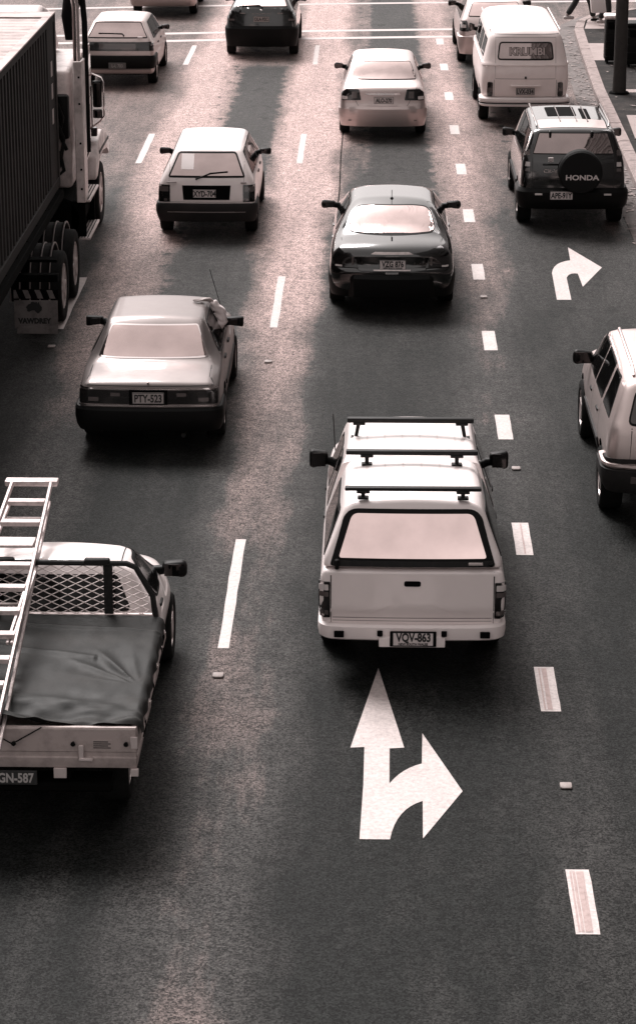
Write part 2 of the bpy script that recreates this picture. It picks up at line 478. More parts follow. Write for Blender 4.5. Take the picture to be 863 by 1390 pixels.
    def mirrors(s, y, z, out=.14, sz=(.20, .11, .14), m='plastic', stalk=.05, xb=None, sides=(1, -1), rr=.04):
        for sx in sides:
            bm = bmesh.new(); x0 = (xb or s.W) + stalk - .055; w_, d_, h_ = sz
            vs = bx(bm, (x0, y - d_ / 2, z), (x0 + w_, y + d_ / 2, z + h_), rr, 3)
            for v in vs:
                if v.co.x < x0 + w_ * .35: v.co.z += (z + h_ * .45 - v.co.z) * .25
                v.co.y += (v.co.x - x0) * .18 * -1
            tube(bm, [((xb or s.W) - .12, y + .05, z + .02), (x0 + .03, y, z + h_ * .35)], [.05, .042], 10)
            g = bmesh.new(); bx(g, (x0 + .025, y - d_ / 2 - .028, z + .022), (x0 + w_ - .02, y - d_ / 2 - .018, z + h_ - .022), .004, 1)
            if sx < 0:
                for b_ in (bm, g): bmesh.ops.scale(b_, vec=(-1, 1, 1), verts=b_.verts[:])
            o = finish(bm, 'wing_mirror', M_[m], s.root); finish(g, 'mirror_glass', M_['glassd'], o)
    def plate(s, txt, x, z, y=None, wd=.372, ht=.134, pm='plate', tm='ink', sub=None, tilt=.0, border=True, size=None):
        if y is None:
            h = s.bvh.ray_cast(Vector((x, -3, z)), Vector((0, 1, 0))); y = h[0].y - .016
        bm = bmesh.new()
        bx(bm, (x - wd / 2, y - .004, z - ht / 2), (x + wd / 2, y + .012, z + ht / 2), .004, 1, 0)
        if border:
            for q in ((x - wd / 2, x + wd / 2, z + ht / 2 - .007, z + ht / 2), (x - wd / 2, x + wd / 2, z - ht / 2, z - ht / 2 + .007),
                      (x - wd / 2, x - wd / 2 + .007, z - ht / 2 + .0071, z + ht / 2 - .0071), (x + wd / 2 - .007, x + wd / 2, z - ht / 2 + .0071, z + ht / 2 - .0071)):
                bx(bm, (q[0], y - .0065, q[2]), (q[1], y - .004, q[3]), 0, 1, 1)
        dz = .012 if sub else 0
        text_bm(bm, txt, rear_M(x, y - .0065, z + dz), size or .128 * (.88 if sub else 1), .0015, 1, .72, .0042)
        if sub: text_bm(bm, sub, rear_M(x, y - .0065, z - ht / 2 + .021), .030, .0015, 1, .95, .001)
        M = Matrix.Translation((x, y, z)) @ Matrix.Rotation(-tilt, 4, 'X') @ Matrix.Translation((-x, -y, -z))
        bmesh.ops.transform(bm, matrix=M, verts=bm.verts[:])
        return finish(bm, 'number_plate', [M_[pm], M_[tm]], s.root, 0)
    def bumper(s, prof, m, ylen=.55, rc=.16, out=.02, W=None, bow=.05, name='bumper', y0=0.0):
        """prof: closed list of (outward offset, z)"""
        W = (W or s.W - .035) + out; path = []
        path.append((W, ylen, 1, 0))
        path.append((W, ylen * .6, 1, 0))
        for k in range(9):
            a = k / 8 * math.pi / 2
            path.append((W - rc + rc * math.cos(a), y0 - out + bow * .95 + rc - rc * math.sin(a), math.cos(a), -math.sin(a)))
        for k in range(1, 8):
            x = (W - rc) * (1 - k / 8); path.append((x, y0 - out + bow * (x / W) ** 2, .12 * x, -1))
        path += [(-p[0], p[1], -p[2], p[3]) for p in path[-1::-1] if True][0:0]
        half = path + [(0, y0 - out, 0, -1)]
        full = half + [(-p[0], p[1], -p[2], p[3]) for p in half[-2::-1]]
        bm = bmesh.new(); rings = []
        for x, y, nx, ny in full:
            l = math.hypot(nx, ny); rings.append([bm.verts.new((x + nx / l * o, y + ny / l * o, z)) for o, z in prof])
        n = len(prof)
        for A, B in zip(rings, rings[1:]):
            for k in range(n): bm.faces.new((A[k], A[(k + 1) % n], B[(k + 1) % n], B[k]))
        bm.faces.new(rings[0]); bm.faces.new(rings[-1][::-1])
        return finish(bm, name, M_[m], s.root, 30)
    def wiper(s, pts, off=.02):
        bm = bmesh.new(); P = []
        for x, z in pts:
            h = s.bvh.ray_cast(Vector((x, -3, z)), Vector((0, 1, 0))); P.append(h[0] + h[1] * off)
        tube(bm, P, .010, 6); bmesh.ops.create_icosphere(bm, subdivisions=1, radius=.02, matrix=Matrix.Translation(P[0]))
        return finish(bm, 'wiper', M_['plastic'], s.root)
    def handles(s, spots, m='plastic', sides=(1,)):
        for (y, z) in spots:
            for sx in sides:
                h = s.bvh.ray_cast(Vector((4 * sx, y, z)), Vector((-sx, 0, 0)))
                if h[0] is None: continue
                bm = bmesh.new(); bx(bm, (h[0].x - .015, y - .08, z - .018), (h[0].x + .018, y + .08, z + .018), .012, 2)
                finish(bm, 'door_handle', M_[m], s.root)
    def exhaust(s, xs, z=.26, m='rack'):
        for x in xs:
            bm = bmesh.new(); tube(bm, [(x, .35, z), (x, .03, z)], .028, 12); finish(bm, 'exhaust_pipe', M_[m], s.root)
def wheel(R_, wd, rim, spokes, parent, loc, sx):
    bm = bmesh.new(); r1 = R_ * .64
    prof = [(0, r1), (.012, r1 + .03), (.012, R_ - .03), (-.006, R_ - .008), (-.03, R_), (-wd + .03, R_), (-wd + .006, R_ - .008), (-wd, R_ - .03), (-wd, r1), (-wd + .02, r1 - .02), (-.02, r1 - .02), (0, r1)]
    lathe(bm, prof, 36)
    bmesh.ops.remove_doubles(bm, verts=bm.verts[:], dist=1e-5)
    g = bmesh.new()
    lathe(g, [(-.002, r1 + .004), (-.002, r1 - .018), (-.03, r1 - .028), (-.05, r1 * .6), (-.012, r1 * .34), (.0, r1 * .3), (.002, 0)], 36)
    for k in range(spokes):
        a = 2 * math.pi * k / spokes
        M = Matrix.Rotation(a, 4, 'X')
        bx(g, (-.03, -.028, r1 * .25), (-.004, .028, r1 - .012), .008, 1, 0, M)
    if sx < 0:
        for b_ in (bm, g): bmesh.ops.scale(b_, vec=(-1, 1, 1), verts=b_.verts[:])
    t = finish(bm, 'wheel', M_['tyre'], parent, 40); t.location = loc
    finish(g, 'rim', M_[rim], t, 35)
    return t

# ================================================================ the setting
def asphalt(name, lanes=True):
    m = bpy.data.materials.new(name); m.use_nodes = True; n = m.node_tree; L = n.links; N = n.nodes
    b = N['Principled BSDF']; b.inputs['Specular IOR Level'].default_value = .07
    tc = N.new('ShaderNodeTexCoord'); sep = N.new('ShaderNodeSeparateXYZ'); L.new(tc.outputs['Object'], sep.inputs[0])
    def math_(op, a, b_=None, c=None, clamp=False):
        q = N.new('ShaderNodeMath'); q.operation = op; q.use_clamp = clamp
        for i, v in enumerate((a, b_, c)):
            if v is None: continue
            if isinstance(v, (int, float)): q.inputs[i].default_value = v
            else: L.new(v, q.inputs[i])
        return q.outputs[0]
    def noise_(scale, detail=4, rough=.6, vec=None, sc=None):
        q = N.new('ShaderNodeTexNoise'); q.inputs['Scale'].default_value = scale; q.inputs['Detail'].default_value = detail; q.inputs['Roughness'].default_value = rough
        v = vec or tc.outputs['Object']
        if sc:
            mp = N.new('ShaderNodeMapping'); mp.inputs['Scale'].default_value = sc; L.new(v, mp.inputs[0]); v = mp.outputs[0]
        L.new(v, q.inputs['Vector']); return q.outputs['Fac']
    def sstep(x, a, b_):
        q = N.new('ShaderNodeMapRange'); q.interpolation_type = 'SMOOTHSTEP'; L.new(x, q.inputs[0])
        q.inputs[1].default_value = a; q.inputs[2].default_value = b_; return q.outputs[0]
    wob = math_('MULTIPLY', math_('SUBTRACT', noise_(.9, 6, .65, sc=(1, .45, 1)), .5), .9)
    x = math_('ADD', sep.outputs[0], wob); y = sep.outputs[1]
    # polished pale bands along the lane lines, oil-dark lane centres
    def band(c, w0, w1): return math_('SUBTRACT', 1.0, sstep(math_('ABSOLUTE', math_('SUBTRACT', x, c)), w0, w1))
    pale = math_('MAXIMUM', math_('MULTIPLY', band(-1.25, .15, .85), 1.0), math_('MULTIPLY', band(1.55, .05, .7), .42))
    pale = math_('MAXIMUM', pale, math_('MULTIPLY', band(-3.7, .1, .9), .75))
    far = sstep(y, 22, 50)  # road lightens with distance: grazing sky sheen put into its colour
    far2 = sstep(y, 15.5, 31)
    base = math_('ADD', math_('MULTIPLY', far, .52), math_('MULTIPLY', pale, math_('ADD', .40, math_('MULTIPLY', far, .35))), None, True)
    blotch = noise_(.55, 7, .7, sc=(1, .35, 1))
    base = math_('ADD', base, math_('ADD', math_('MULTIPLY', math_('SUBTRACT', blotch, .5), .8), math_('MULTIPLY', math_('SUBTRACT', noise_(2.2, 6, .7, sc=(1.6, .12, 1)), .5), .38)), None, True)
    # newer dark patches with ragged edges in the lane centres
    xr = math_('ADD', sep.outputs[0], math_('MULTIPLY', math_('SUBTRACT', noise_(2.6, 8, .75, sc=(1, .8, 1)), .5), .85))
    def rect(x0, x1, y0, y1):
        a = math_('MULTIPLY', sstep(xr, x0 - .09, x0 + .09), math_('SUBTRACT', 1.0, sstep(xr, x1 - .09, x1 + .09)))
        return math_('MULTIPLY', a, math_('MULTIPLY', sstep(y, y0 - .5, y0 + .5), math_('SUBTRACT', 1.0, sstep(y, y1 - .5, y1 + .5))))
    patch = math_('MAXIMUM', rect(-.1, 1.05, 39, 72), rect(-3.0, -2.0, 41, 57))
    patch = math_('MAXIMUM', patch, math_('MULTIPLY', rect(1.95, 2.45, 53, 63), .7))
    patch = math_('MAXIMUM', patch, math_('MULTIPLY', rect(3.05, 3.6, 31.5, 34.5), .6))
    patch = math_('MAXIMUM', patch, math_('MULTIPLY', rect(-.75, 1.0, 24, 39.5), .75))
    base = math_('MULTIPLY', base, math_('SUBTRACT', 1.0, math_('MULTIPLY', patch, .48)))
    # oil drips and stains down the lane centres
    cen = math_('MAXIMUM', math_('MAXIMUM', band(.2, .3, .9), band(-2.75, .3, .9)), band(3.1, .3, .9))
    drip = math_('MULTIPLY', cen, sstep(noise_(3.4, 5, .6, sc=(1, .6, 1)), .56, .66))
    base = math_('MULTIPLY', base, math_('SUBTRACT', 1.0, math_('MULTIPLY', drip, .6)))
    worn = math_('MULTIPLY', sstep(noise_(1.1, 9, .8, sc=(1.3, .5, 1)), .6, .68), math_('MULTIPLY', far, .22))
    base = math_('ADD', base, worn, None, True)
    # aggregate speckle
    v = N.new('ShaderNodeTexVoronoi'); v.inputs['Scale'].default_value = 58; L.new(tc.outputs['Object'], v.inputs['Vector'])
    sp = N.new('ShaderNodeSeparateColor'); L.new(v.outputs['Color'], sp.inputs[0])
    stones = math_('MULTIPLY', math_('SUBTRACT', sp.outputs[0], .5), 1.15)
    gr = math_('MULTIPLY', math_('SUBTRACT', noise_(55, 3, .9), .5), 4.6)
    clump = math_('MULTIPLY', math_('SUBTRACT', noise_(7, 5, .7), .5), 1.3)
    spk = math_('ADD', 1.0, math_('MULTIPLY', math_('ADD', math_('ADD', stones, gr), clump), 1.5))
    cr = N.new('ShaderNodeValToRGB'); e = cr.color_ramp.elements
    e[0].position = 0; e[0].color = (.009, .0098, .0094, 1); e[1].position = 1; e[1].color = (.36, .262, .245, 1)
    k = cr.color_ramp.elements.new(.35); k.color = (.033, .0315, .0305, 1)
    k = cr.color_ramp.elements.new(.6); k.color = (.15, .113, .105, 1)
    L.new(base, cr.inputs[0])
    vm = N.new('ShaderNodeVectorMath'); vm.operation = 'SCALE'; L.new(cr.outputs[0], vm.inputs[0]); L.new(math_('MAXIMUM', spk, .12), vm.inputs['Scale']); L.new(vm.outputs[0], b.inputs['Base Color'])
    # scratches / cracks
    rg = N.new('ShaderNodeMapRange'); rg.inputs[3].default_value = .62; rg.inputs[4].default_value = .46; L.new(base, rg.inputs[0]); L.new(rg.outputs[0], b.inputs['Roughness'])
    bp = N.new('ShaderNodeBump'); bp.inputs['Strength'].default_value = .55; bp.inputs['Distance'].default_value = .006
    L.new(math_('ADD', sp.outputs[0], noise_(45, 4)), bp.inputs['Height']); L.new(bp.outputs[0], b.inputs['Normal'])
    return m
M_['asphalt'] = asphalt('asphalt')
M_['footpath'] = mat('footpath_asphalt', (.026, .0245, .024), .85, spec=.08, dirt=.8, dcol=(.07, .06, .057), dscale=3, bump=.6)
M_['pavers'] = mat('pale_pavers', (.29, .235, .225), .8, dirt=.6, dcol=(.2, .16, .15), dscale=4, bump=.3)
M_['gutter'] = mat('gutter_concrete', (.12, .10, .096), .8, dirt=1.0, dcol=(.05, .046, .044), dscale=2.2, bump=.3)
def marking_mat(name, c, worn):
    m = bpy.data.materials.new(name); m.use_nodes = True; n = m.node_tree; L = n.links; N = n.nodes; b = N['Principled BSDF']
    b.inputs['Roughness'].default_value = .6
    tc = N.new('ShaderNodeTexCoord'); a = N.new('ShaderNodeTexNoise'); a.inputs['Scale'].default_value = 24; a.inputs['Detail'].default_value = 8; a.inputs['Roughness'].default_value = .8
    L.new(tc.outputs['Object'], a.inputs['Vector']); r = N.new('ShaderNodeMapRange'); r.inputs[1].default_value = .62 - worn * .25; r.inputs[2].default_value = .85; r.inputs[4].default_value = .75
    L.new(a.outputs['Fac'], r.inputs[0]); a2 = N.new('ShaderNodeTexNoise'); a2.inputs['Scale'].default_value = 3; L.new(tc.outputs['Object'], a2.inputs['Vector'])
    ad = N.new('ShaderNodeMath'); ad.operation = 'MULTIPLY_ADD'; ad.use_clamp = True; L.new(a2.outputs['Fac'], ad.inputs[0]); ad.inputs[1].default_value = worn * .35; L.new(r.outputs[0], ad.inputs[2])
    mx = N.new('ShaderNodeMix'); mx.data_type = 'RGBA'; mx.inputs[6].default_value = (*c, 1); mx.inputs[7].default_value = (.12, .10, .095, 1)
    L.new(ad.outputs[0], mx.inputs[0]); L.new(mx.outputs[2], b.inputs['Base Color'])
    return m
M_['mark'] = marking_mat('road_paint', (.60, .525, .51), .9)
M_['markdark'] = mat('worn_paint_stripe', (.38, .29, .275), .7, dirt=.5, dscale=20)

def sheet(name, polys, z, m):
    bm = bmesh.new()
    for p in polys: bm.faces.new([bm.verts.new((q[0], q[1], z)) for q in p])
    for f in bm.faces:
        f.normal_update()
        if f.normal.z < 0: f.normal_flip()
    return struct(raw(bm, name, m, None, 0))
sheet('ground', [[(-900, -900), (900, -900), (900, 900), (-900, 900)]], -.03, M_['footpath'])
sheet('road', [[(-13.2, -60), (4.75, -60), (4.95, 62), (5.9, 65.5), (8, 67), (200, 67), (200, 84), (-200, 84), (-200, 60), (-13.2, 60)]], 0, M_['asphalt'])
# kerb as a real step; its line bends round the corner
KP = [(4.50, -40), (4.55, 20), (4.62, 43), (4.72, 53), (4.88, 59), (5.00, 62.5), (5.18, 64.0), (5.7, 65.3), (6.8, 66.3), (9, 66.8), (60, 66.8)]
def offs(P, d):
    out = []
    for i, p in enumerate(P):
        a = Vector(P[max(i - 1, 0)]); b = Vector(P[min(i + 1, len(P) - 1)]); t = (b - a).normalized()
        out.append((p[0] + t.y * d, p[1] - t.x * d))
    return out
def strip(bm, P, d0, d1, z0, z1, seg=None):
    A = offs(P, d0); B = offs(P, d1)
    for i in range(len(P) - 1):
        q = [(A[i], z1), (A[i + 1], z1), (B[i + 1], z1), (B[i], z1)]
        top = [bm.verts.new((p[0], p[1], z)) for p, z in q]; bot = [bm.verts.new((p[0], p[1], z0)) for p, z in q]
        bm.faces.new(top)
        for k in range(4): bm.faces.new((top[k], top[(k + 1) % 4], bot[(k + 1) % 4], bot[k]))
def dense(P, st):
    out = [P[0]]
    for a, b in zip(P, P[1:]):
        a = Vector(a); b = Vector(b); n = max(1, int((b - a).length / st))
        for k in range(1, n + 1): out.append(tuple(a.lerp(b, k / n)))
    return out
KD = dense([p for p in KP if p[1] > 20] and KP[1:-1], 1.0)
bm = bmesh.new()
A0 = offs(KD, 0); A1 = offs(KD, .225)
for i in range(len(KD) - 1):          # individual kerb stones with open joints
    a, b, c, d = Vector(A0[i]), Vector(A0[i + 1]), Vector(A1[i + 1]), Vector(A1[i])
    g = .012 if i % 2 == 0 else .0
    dz = random.uniform(-.006, .006)
    u = (b - a).normalized() * g
    a2, b2, c2, d2 = a + u, b - u, c - u, d + u
    ch = .03
    n = (d2 - a2).normalized()
    low = [bm.verts.new((p.x, p.y, -.03)) for p in (a2, b2, c2, d2)]
    mid = [bm.verts.new((a2.x, a2.y, .12 + dz)), bm.verts.new((b2.x, b2.y, .12 + dz))]
    top = [bm.verts.new((*(a2 + n * ch), .15 + dz)), bm.verts.new((*(b2 + n * ch), .15 + dz)), bm.verts.new((c2.x, c2.y, .15 + dz)), bm.verts.new((d2.x, d2.y, .15 + dz))]
    for f in ((low[0], low[1], mid[1], mid[0]), (mid[0], mid[1], top[1], top[0]), (top[0], top[1], top[2], top[3]), (low[1], low[2], top[2], top[1], mid[1]), (low[2], low[3], top[3], top[2]), (low[3], low[0], mid[0], top[0], top[3])):
        bm.faces.new(f)
struct(finish(bm, 'kerb', M_['conc'], None, 0))
bm = bmesh.new(); prism(bm, offs(KD, .227)[:-1] + [(45, 66.6), (45, 20)], -.025, .135); struct(finish(bm, 'footpath', M_['footpath'], None, 0))
bm = bmesh.new(); strip(bm, KD, -.42, -.004, -.02, .006); struct(finish(bm, 'gutter', M_['gutter'], None, 0))
sheet('paving', [[(4.98, 57.2), (9, 57.2), (9, 59.9), (5.08, 59.9)], [(5.02, 47.3), (9, 47.3), (9, 49.9), (5.1, 49.9)], [(5.25, 62.4), (9, 62.6), (9, 64.6), (5.5, 64.4)], [(4.9, 36), (9, 36), (9, 36.6), (4.9, 36.6)]], .141, M_['pavers'])
# far kerb and path on the left
bm = bmesh.new(); bx(bm, (-13.6, -40, -.02), (-13.2, 59.5, .15), .02, 1); struct(finish(bm, 'kerb', M_['conc'], None, 0))

# lane markings
def jitter(x0, x1, y0, y1, n=8, j=.006):
    P = []
    for k in range(n + 1): P.append((x0 + random.uniform(-j, j), y0 + (y1 - y0) * k / n))
    for k in range(n, -1, -1): P.append((x1 + random.uniform(-j, j), y0 + (y1 - y0) * k / n))
    return P
sheet('lane_marking', [jitter(-1.435, -1.325, y, y + 3.05) for y in (9.7, 21.55, 33.4, 45.35, 57.3)], .004, M_['mark'])
sheet('lane_marking', [jitter(-4.43, -4.31, y, y + 3.05) for y in (21.4, 33.25, 45.3, 57.2)], .004, M_['mark'])
sheet('lane_marking', [jitter(1.51, 1.69, 16.1 + 4.04 * k + .0 * k, 17.12 + 4.04 * k, 5, .003) for k in range(-1, 12)], .004, M_['mark'])
sheet('worn_marking_stripe', [jitter(1.545 + d, 1.56 + d + w_, 16.13 + 4.04 * k, 17.08 + 4.04 * k, 5, .002) for k, d, w_ in ((0, -.01, .0), (0, .012, .006), (0, .04, .028), (0, .082, .0), (1, .03, .03), (1, .0, .0), (2, .05, .004))], .008, M_['markdark'])
def skew(x, off): return 61.5 + .13 * (x + 1.4) - .004 * (x + 1.4) ** 2 + off
def cross(off, x0, x1, w_=.34):
    n = 14; P = []
    for k in range(n + 1): x = x0 + (x1 - x0) * k / n; P.append((x, skew(x, off)))
    for k in range(n, -1, -1): x = x0 + (x1 - x0) * k / n; P.append((x, skew(x, off) + w_))
    return P
M_['markold'] = marking_mat('old_road_paint', (.48, .41, .40), .8)
sheet('stop_line', [cross(-.15, -13, 4.6), cross(1.15, -13, 4.75), cross(6.4, -13, 9, .3)], .004, M_['markold'])
A = [(514, 909, .08, 21.07)]
arrow = [(.075, 21.10), (-.165, 19.33), (-.045, 19.345), (-.05, 18.6), (-.075, 17.6), (.165, 17.6)]
for k in range(1, 9): t = k / 8; q = (Vector((.165, 17.6)) * (1 - t) ** 2 + Vector((.215, 18.15)) * 2 * t * (1 - t) + Vector((.435, 18.30)) * t * t); arrow.append(tuple(q))
arrow += [(.425, 17.62), (.765, 18.49), (.455, 19.64), (.44, 19.02)]
for k in range(1, 7): t = k / 6; q = (Vector((.44, 19.02)) * (1 - t) ** 2 + Vector((.27, 18.92)) * 2 * t * (1 - t) + Vector((.165, 18.62)) * t * t); arrow.append(tuple(q))
arrow += [(.17, 19.32), (.295, 19.34)]
sheet('lane_arrow', [arrow], .0042, M_['mark'])
ar2 = [(2.68, 35.08), (2.72, 36.75)]
for k in range(1, 7): t = k / 6; q = (Vector((2.72, 36.75)) * (1 - t) ** 2 + Vector((2.78, 37.45)) * 2 * t * (1 - t) + Vector((3.06, 37.6)) * t * t); ar2.append(tuple(q))
ar2 += [(3.09, 38.5), (3.51, 37.13), (3.12, 35.88), (3.11, 36.72)]
for k in range(1, 6): t = k / 5; q = (Vector((3.11, 36.72)) * (1 - t) ** 2 + Vector((2.98, 36.80)) * 2 * t * (1 - t) + Vector((2.92, 36.45)) * t * t); ar2.append(tuple(q))
ar2 += [(2.89, 35.08)]
sheet('lane_arrow', [ar2], .0042, M_['mark'])
# longitudinal tar seam
sheet('road_seam', [ribbon([(-.62, 39.8), (-.60, 43), (-.62, 46), (-.61, 50)], .022)[k] for k in range(3)], .002, M_['under'])
# raised reflective studs
M_['stud'] = mat('stud', (.26, .22, .21), .6, dirt=.4, dscale=30)
for i, (x, y, l) in enumerate([(-1.39, 20.88, 'raised marker nearest the tray ute on the left lane line'), (1.62, 18.6, 'raised marker to the right of the forked lane arrow'), (1.66, 27.08, 'raised marker right of the white canopy pickup mirror'),
                               (-4.35, 32.3, 'raised marker on the road behind the truck mudflap'), (1.62, 35.2, 'raised marker right of the dark sedan, between two dashes'), (-1.38, 31.6, 'raised marker below the lane dash beside the grey sedan')]):
    bm = bmesh.new(); bx(bm, (-.05, -.05, 0), (.05, .05, .022), .014, 2)
    bx(bm, (-.04, -.056, .005), (.04, -.045, .018), .002, 1)
    o = finish(bm, 'road_stud', M_['stud']); o.location = (x, y, .002); tag(o, l, 'road stud', 'raised markers along the lane lines')
# leaf litter in the gutter
bm = bmesh.new()
for k in range(650):
    y = random.uniform(37, 63) if k % 3 else random.uniform(42, 56); ed = pchip([p[1] for p in KP[:8]], [p[0] for p in KP[:8]], y)
    x = ed - abs(random.gauss(0, .22)) - .02
    if random.random() < .12: x = ed + random.uniform(.3, 2)
    z = .012 if x < ed else .155
    s_ = random.uniform(.02, .05) * (2.0 if random.random() < .05 else 1); a = random.uniform(0, 6.28)
    v = [bm.verts.new((x + s_ * r_ * math.cos(a + t), y + s_ * r_ * math.sin(a + t), z + random.uniform(0, .012))) for t, r_ in ((0, 1.6), (1.6, .6), (3.1, 1.2), (4.6, .7))]
    f = bm.faces.new(v); f.material_index = random.choice((0, 0, 1))
o = raw(bm, 'leaf_litter', [M_['pavers'], mat('dead_leaf', (.12, .10, .095), .9)], None, 0); tag(o, 'scattered dead leaves and scraps lying along the kerb gutter', 'leaves', kind='stuff')

# buildings lining the street (seen only as reflections in the glass)
def building(name, label, x0, x1, y0, y1, h, face, col):
    t = thing(name, label, 'building', ((x0 + x1) / 2, (y0 + y1) / 2, 0))
    cx, cy = (x0 + x1) / 2, (y0 + y1) / 2
    bm = bmesh.new(); bx(bm, (x0 - cx, y0 - cy, 0), (x1 - cx, y1 - cy, h), 0)
    bx(bm, (x0 - cx - .25, y0 - cy - .25, h), (x1 - cx + .25, y1 - cy + .25, h + .6), .03, 1)
    finish(bm, 'wall', col, t, 0)
    fx = (x0 if face < 0 else x1) - cx
    z = 4.2
    while z < h - 2:
        bm = bmesh.new(); bx(bm, (fx - .06, y0 - cy + 1.2, z), (fx + .06, y1 - cy - 1.2, z + 1.9), 0)
        fr = finish(bm, 'window', M_['glassd'], t, 0)
        bm = bmesh.new(); y = y0 - cy + 1.2
        while y < y1 - cy - 1.2:
            bx(bm, (fx + .02 * face, y, z + .02), (fx + .10 * face, y + .12, z + 1.88), 0); y += 1.8
        bx(bm, (min(fx + .02 * face, fx + .1 * face) + .001, y0 - cy + 1.3, z + 1.2), (max(fx + .02 * face, fx + .1 * face) - .001, y1 - cy - 1.3, z + 1.26), 0)
        finish(bm, 'frame', M_['rack'], fr, 0)
        z += 3.4
M_['wallr'] = mat('dark_render', (.10, .09, .088), .9, dirt=.5, dscale=.5)
building('office_building', 'dark rendered office building lining the right footpath', 9.2, 22, 6, 58, 31, -1, M_['wallr'])
building('office_building', 'dark rendered office building lining the left side of the street', -30, -17, 4, 56, 20, 1, M_['wallr'])

# ================================================================ street furniture and people
t = thing('light_pole', 'tall weathered grey timber pole standing on the right footpath near the kerb', 'pole', (5.2, 52.6, .135))
M_['wood'] = mat('weathered_timber', (.05, .046, .044), .9, spec=.1, dirt=.7, dcol=(.03, .028, .027), dscale=6, bump=.6, bscale=25)
bm = bmesh.new(); tube(bm, [(0, 0, -.1), (0, 0, .5), (0, 0, 3), (0, 0, 9)], [.15, .138, .13, .11], 20); finish(bm, 'shaft', M_['wood'], t)
bm = bmesh.new(); bx(bm, (.0, -.150, 2.30), (.09, -.128, 2.48), .004, 1); finish(bm, 'notice', M_['paper'], t)
bm = bmesh.new(); tube(bm, [(0, 0, -.02), (0, 0, .04)], [.24, .2], 16); finish(bm, 'collar', M_['under'], t)
def bin_(name, label, loc, wx, wy, h, pale):
    t = thing(name, label, 'litter bin', loc)
    bm = bmesh.new(); bx(bm, (-wx / 2, -wy / 2, .06), (wx / 2, wy / 2, h - .1), .04, 2)
    for k in range(5): bx(bm, (-wx / 2 - .008 + .001 * k, -wy / 2 - .012, .15 + k * .17), (wx / 2 + .008, -wy / 2 + .004, .17 + k * .17), .003, 1)
    finish(bm, 'casing', M_['plastic'], t)
    bm = bmesh.new(); bx(bm, (-wx / 2 - .03, -wy / 2 - .03, h - .1), (wx / 2 + .03, wy / 2 + .03, h), .045, 3)
    finish(bm, 'lid', M_['alu'] if pale else M_['plastic'], t)
    bm = bmesh.new(); bx(bm, (-wx / 2 + .05, -wy / 2 - .018, h - .32), (wx / 2 - .05, -wy / 2 - .006, h - .16), .01, 1)
    finish(bm, 'opening', M_['under'], t)
    bm = bmesh.new()
    for sx in (-1, 1):
        for sy in (-1, 1): bx(bm, (sx * (wx / 2 - .06) - .025, sy * (wy / 2 - .06) - .025, 0), (sx * (wx / 2 - .06) + .025, sy * (wy / 2 - .06) + .025, .061), 0)
    pieces(bm, 'foot', M_['plastic'], t, 0)
bin_('litter_bin', 'black litter bin with a pale lid standing behind the timber pole', (5.46, 56.9, .14), .42, .42, 1.1, True)
bin_('litter_bin', 'wide black bin standing on the footpath right of the timber pole', (6.0, 56.4, .14), .62, .5, 1.0, False)
# small service cover on the footpath
bm = bmesh.new(); bx(bm, (5.35, 52.7, .136), (6.6, 53.1, .142), 0); struct(finish(bm, 'service_cover', M_['pavers'], None, 0))

def skin_mesh(verts, edges, radii, m, name, parent, root=0, lv=2):
    me = bpy.data.meshes.new(name); me.from_pydata(verts, edges, []); o = bpy.data.objects.new(name, me); link(o)
    sk = o.modifiers.new('s', 'SKIN'); sk.use_smooth_shade = True
    ss = o.modifiers.new('u', 'SUBSURF'); ss.levels = lv; ss.render_levels = lv
    for i, r_ in enumerate(radii): me.skin_vertices[0].data[i].radius = r_ if isinstance(r_, tuple) else (r_, r_)
    me.skin_vertices[0].data[root].use_root = True
    bpy.context.view_layer.update()
    n = bpy.data.meshes.new_from_object(o.evaluated_get(bpy.context.evaluated_depsgraph_get()))
    o.modifiers.clear(); o.data = n; n.name = name; n.materials.clear(); n.materials.append(m); bpy.data.meshes.remove(me)
    for p in n.polygons: p.use_smooth = True
    o.parent = parent; return o
def hand_chain(V, E, Rd, w, d, side, up, curl=.3, sc=1.0):
    """palm + five fingers grown from wrist vertex w, pointing d; side = thumb side"""
    d = Vector(d).normalized(); side = Vector(side).normalized(); up = Vector(up).normalized(); W0 = Vector(V[w])
    p = W0 + d * .055 * sc; V.append(tuple(p)); Rd.append((.030 * sc, .018 * sc)); E.append((w, len(V) - 1)); pi = len(V) - 1
    spread = [(.030, .078, .10), (.010, .088, .03), (-.011, .082, -.05), (-.030, .062, -.14)]
    for s_, ln, ang in spread:
        a = W0 + d * .088 * sc + side * s_ * sc; dd = (d + side * ang).normalized(); last = pi
        for k, fr_ in enumerate((0, .45, .8, 1.0)):
            q = a + dd * ln * fr_ * sc - up * curl * ln * fr_ ** 2 * sc
            V.append(tuple(q)); Rd.append((.0095 - .0022 * fr_) * sc); E.append((last, len(V) - 1)); last = len(V) - 1
    last = pi
    for k, (f1, f2) in enumerate(((.03, .035), (.055, .052), (.082, .062))):
        q = W0 + d * f1 * sc + side * f2 * sc - up * .008 * k; V.append(tuple(q)); Rd.append((.012 - .0015 * k) * sc); E.append((last, len(V) - 1)); last = len(V) - 1
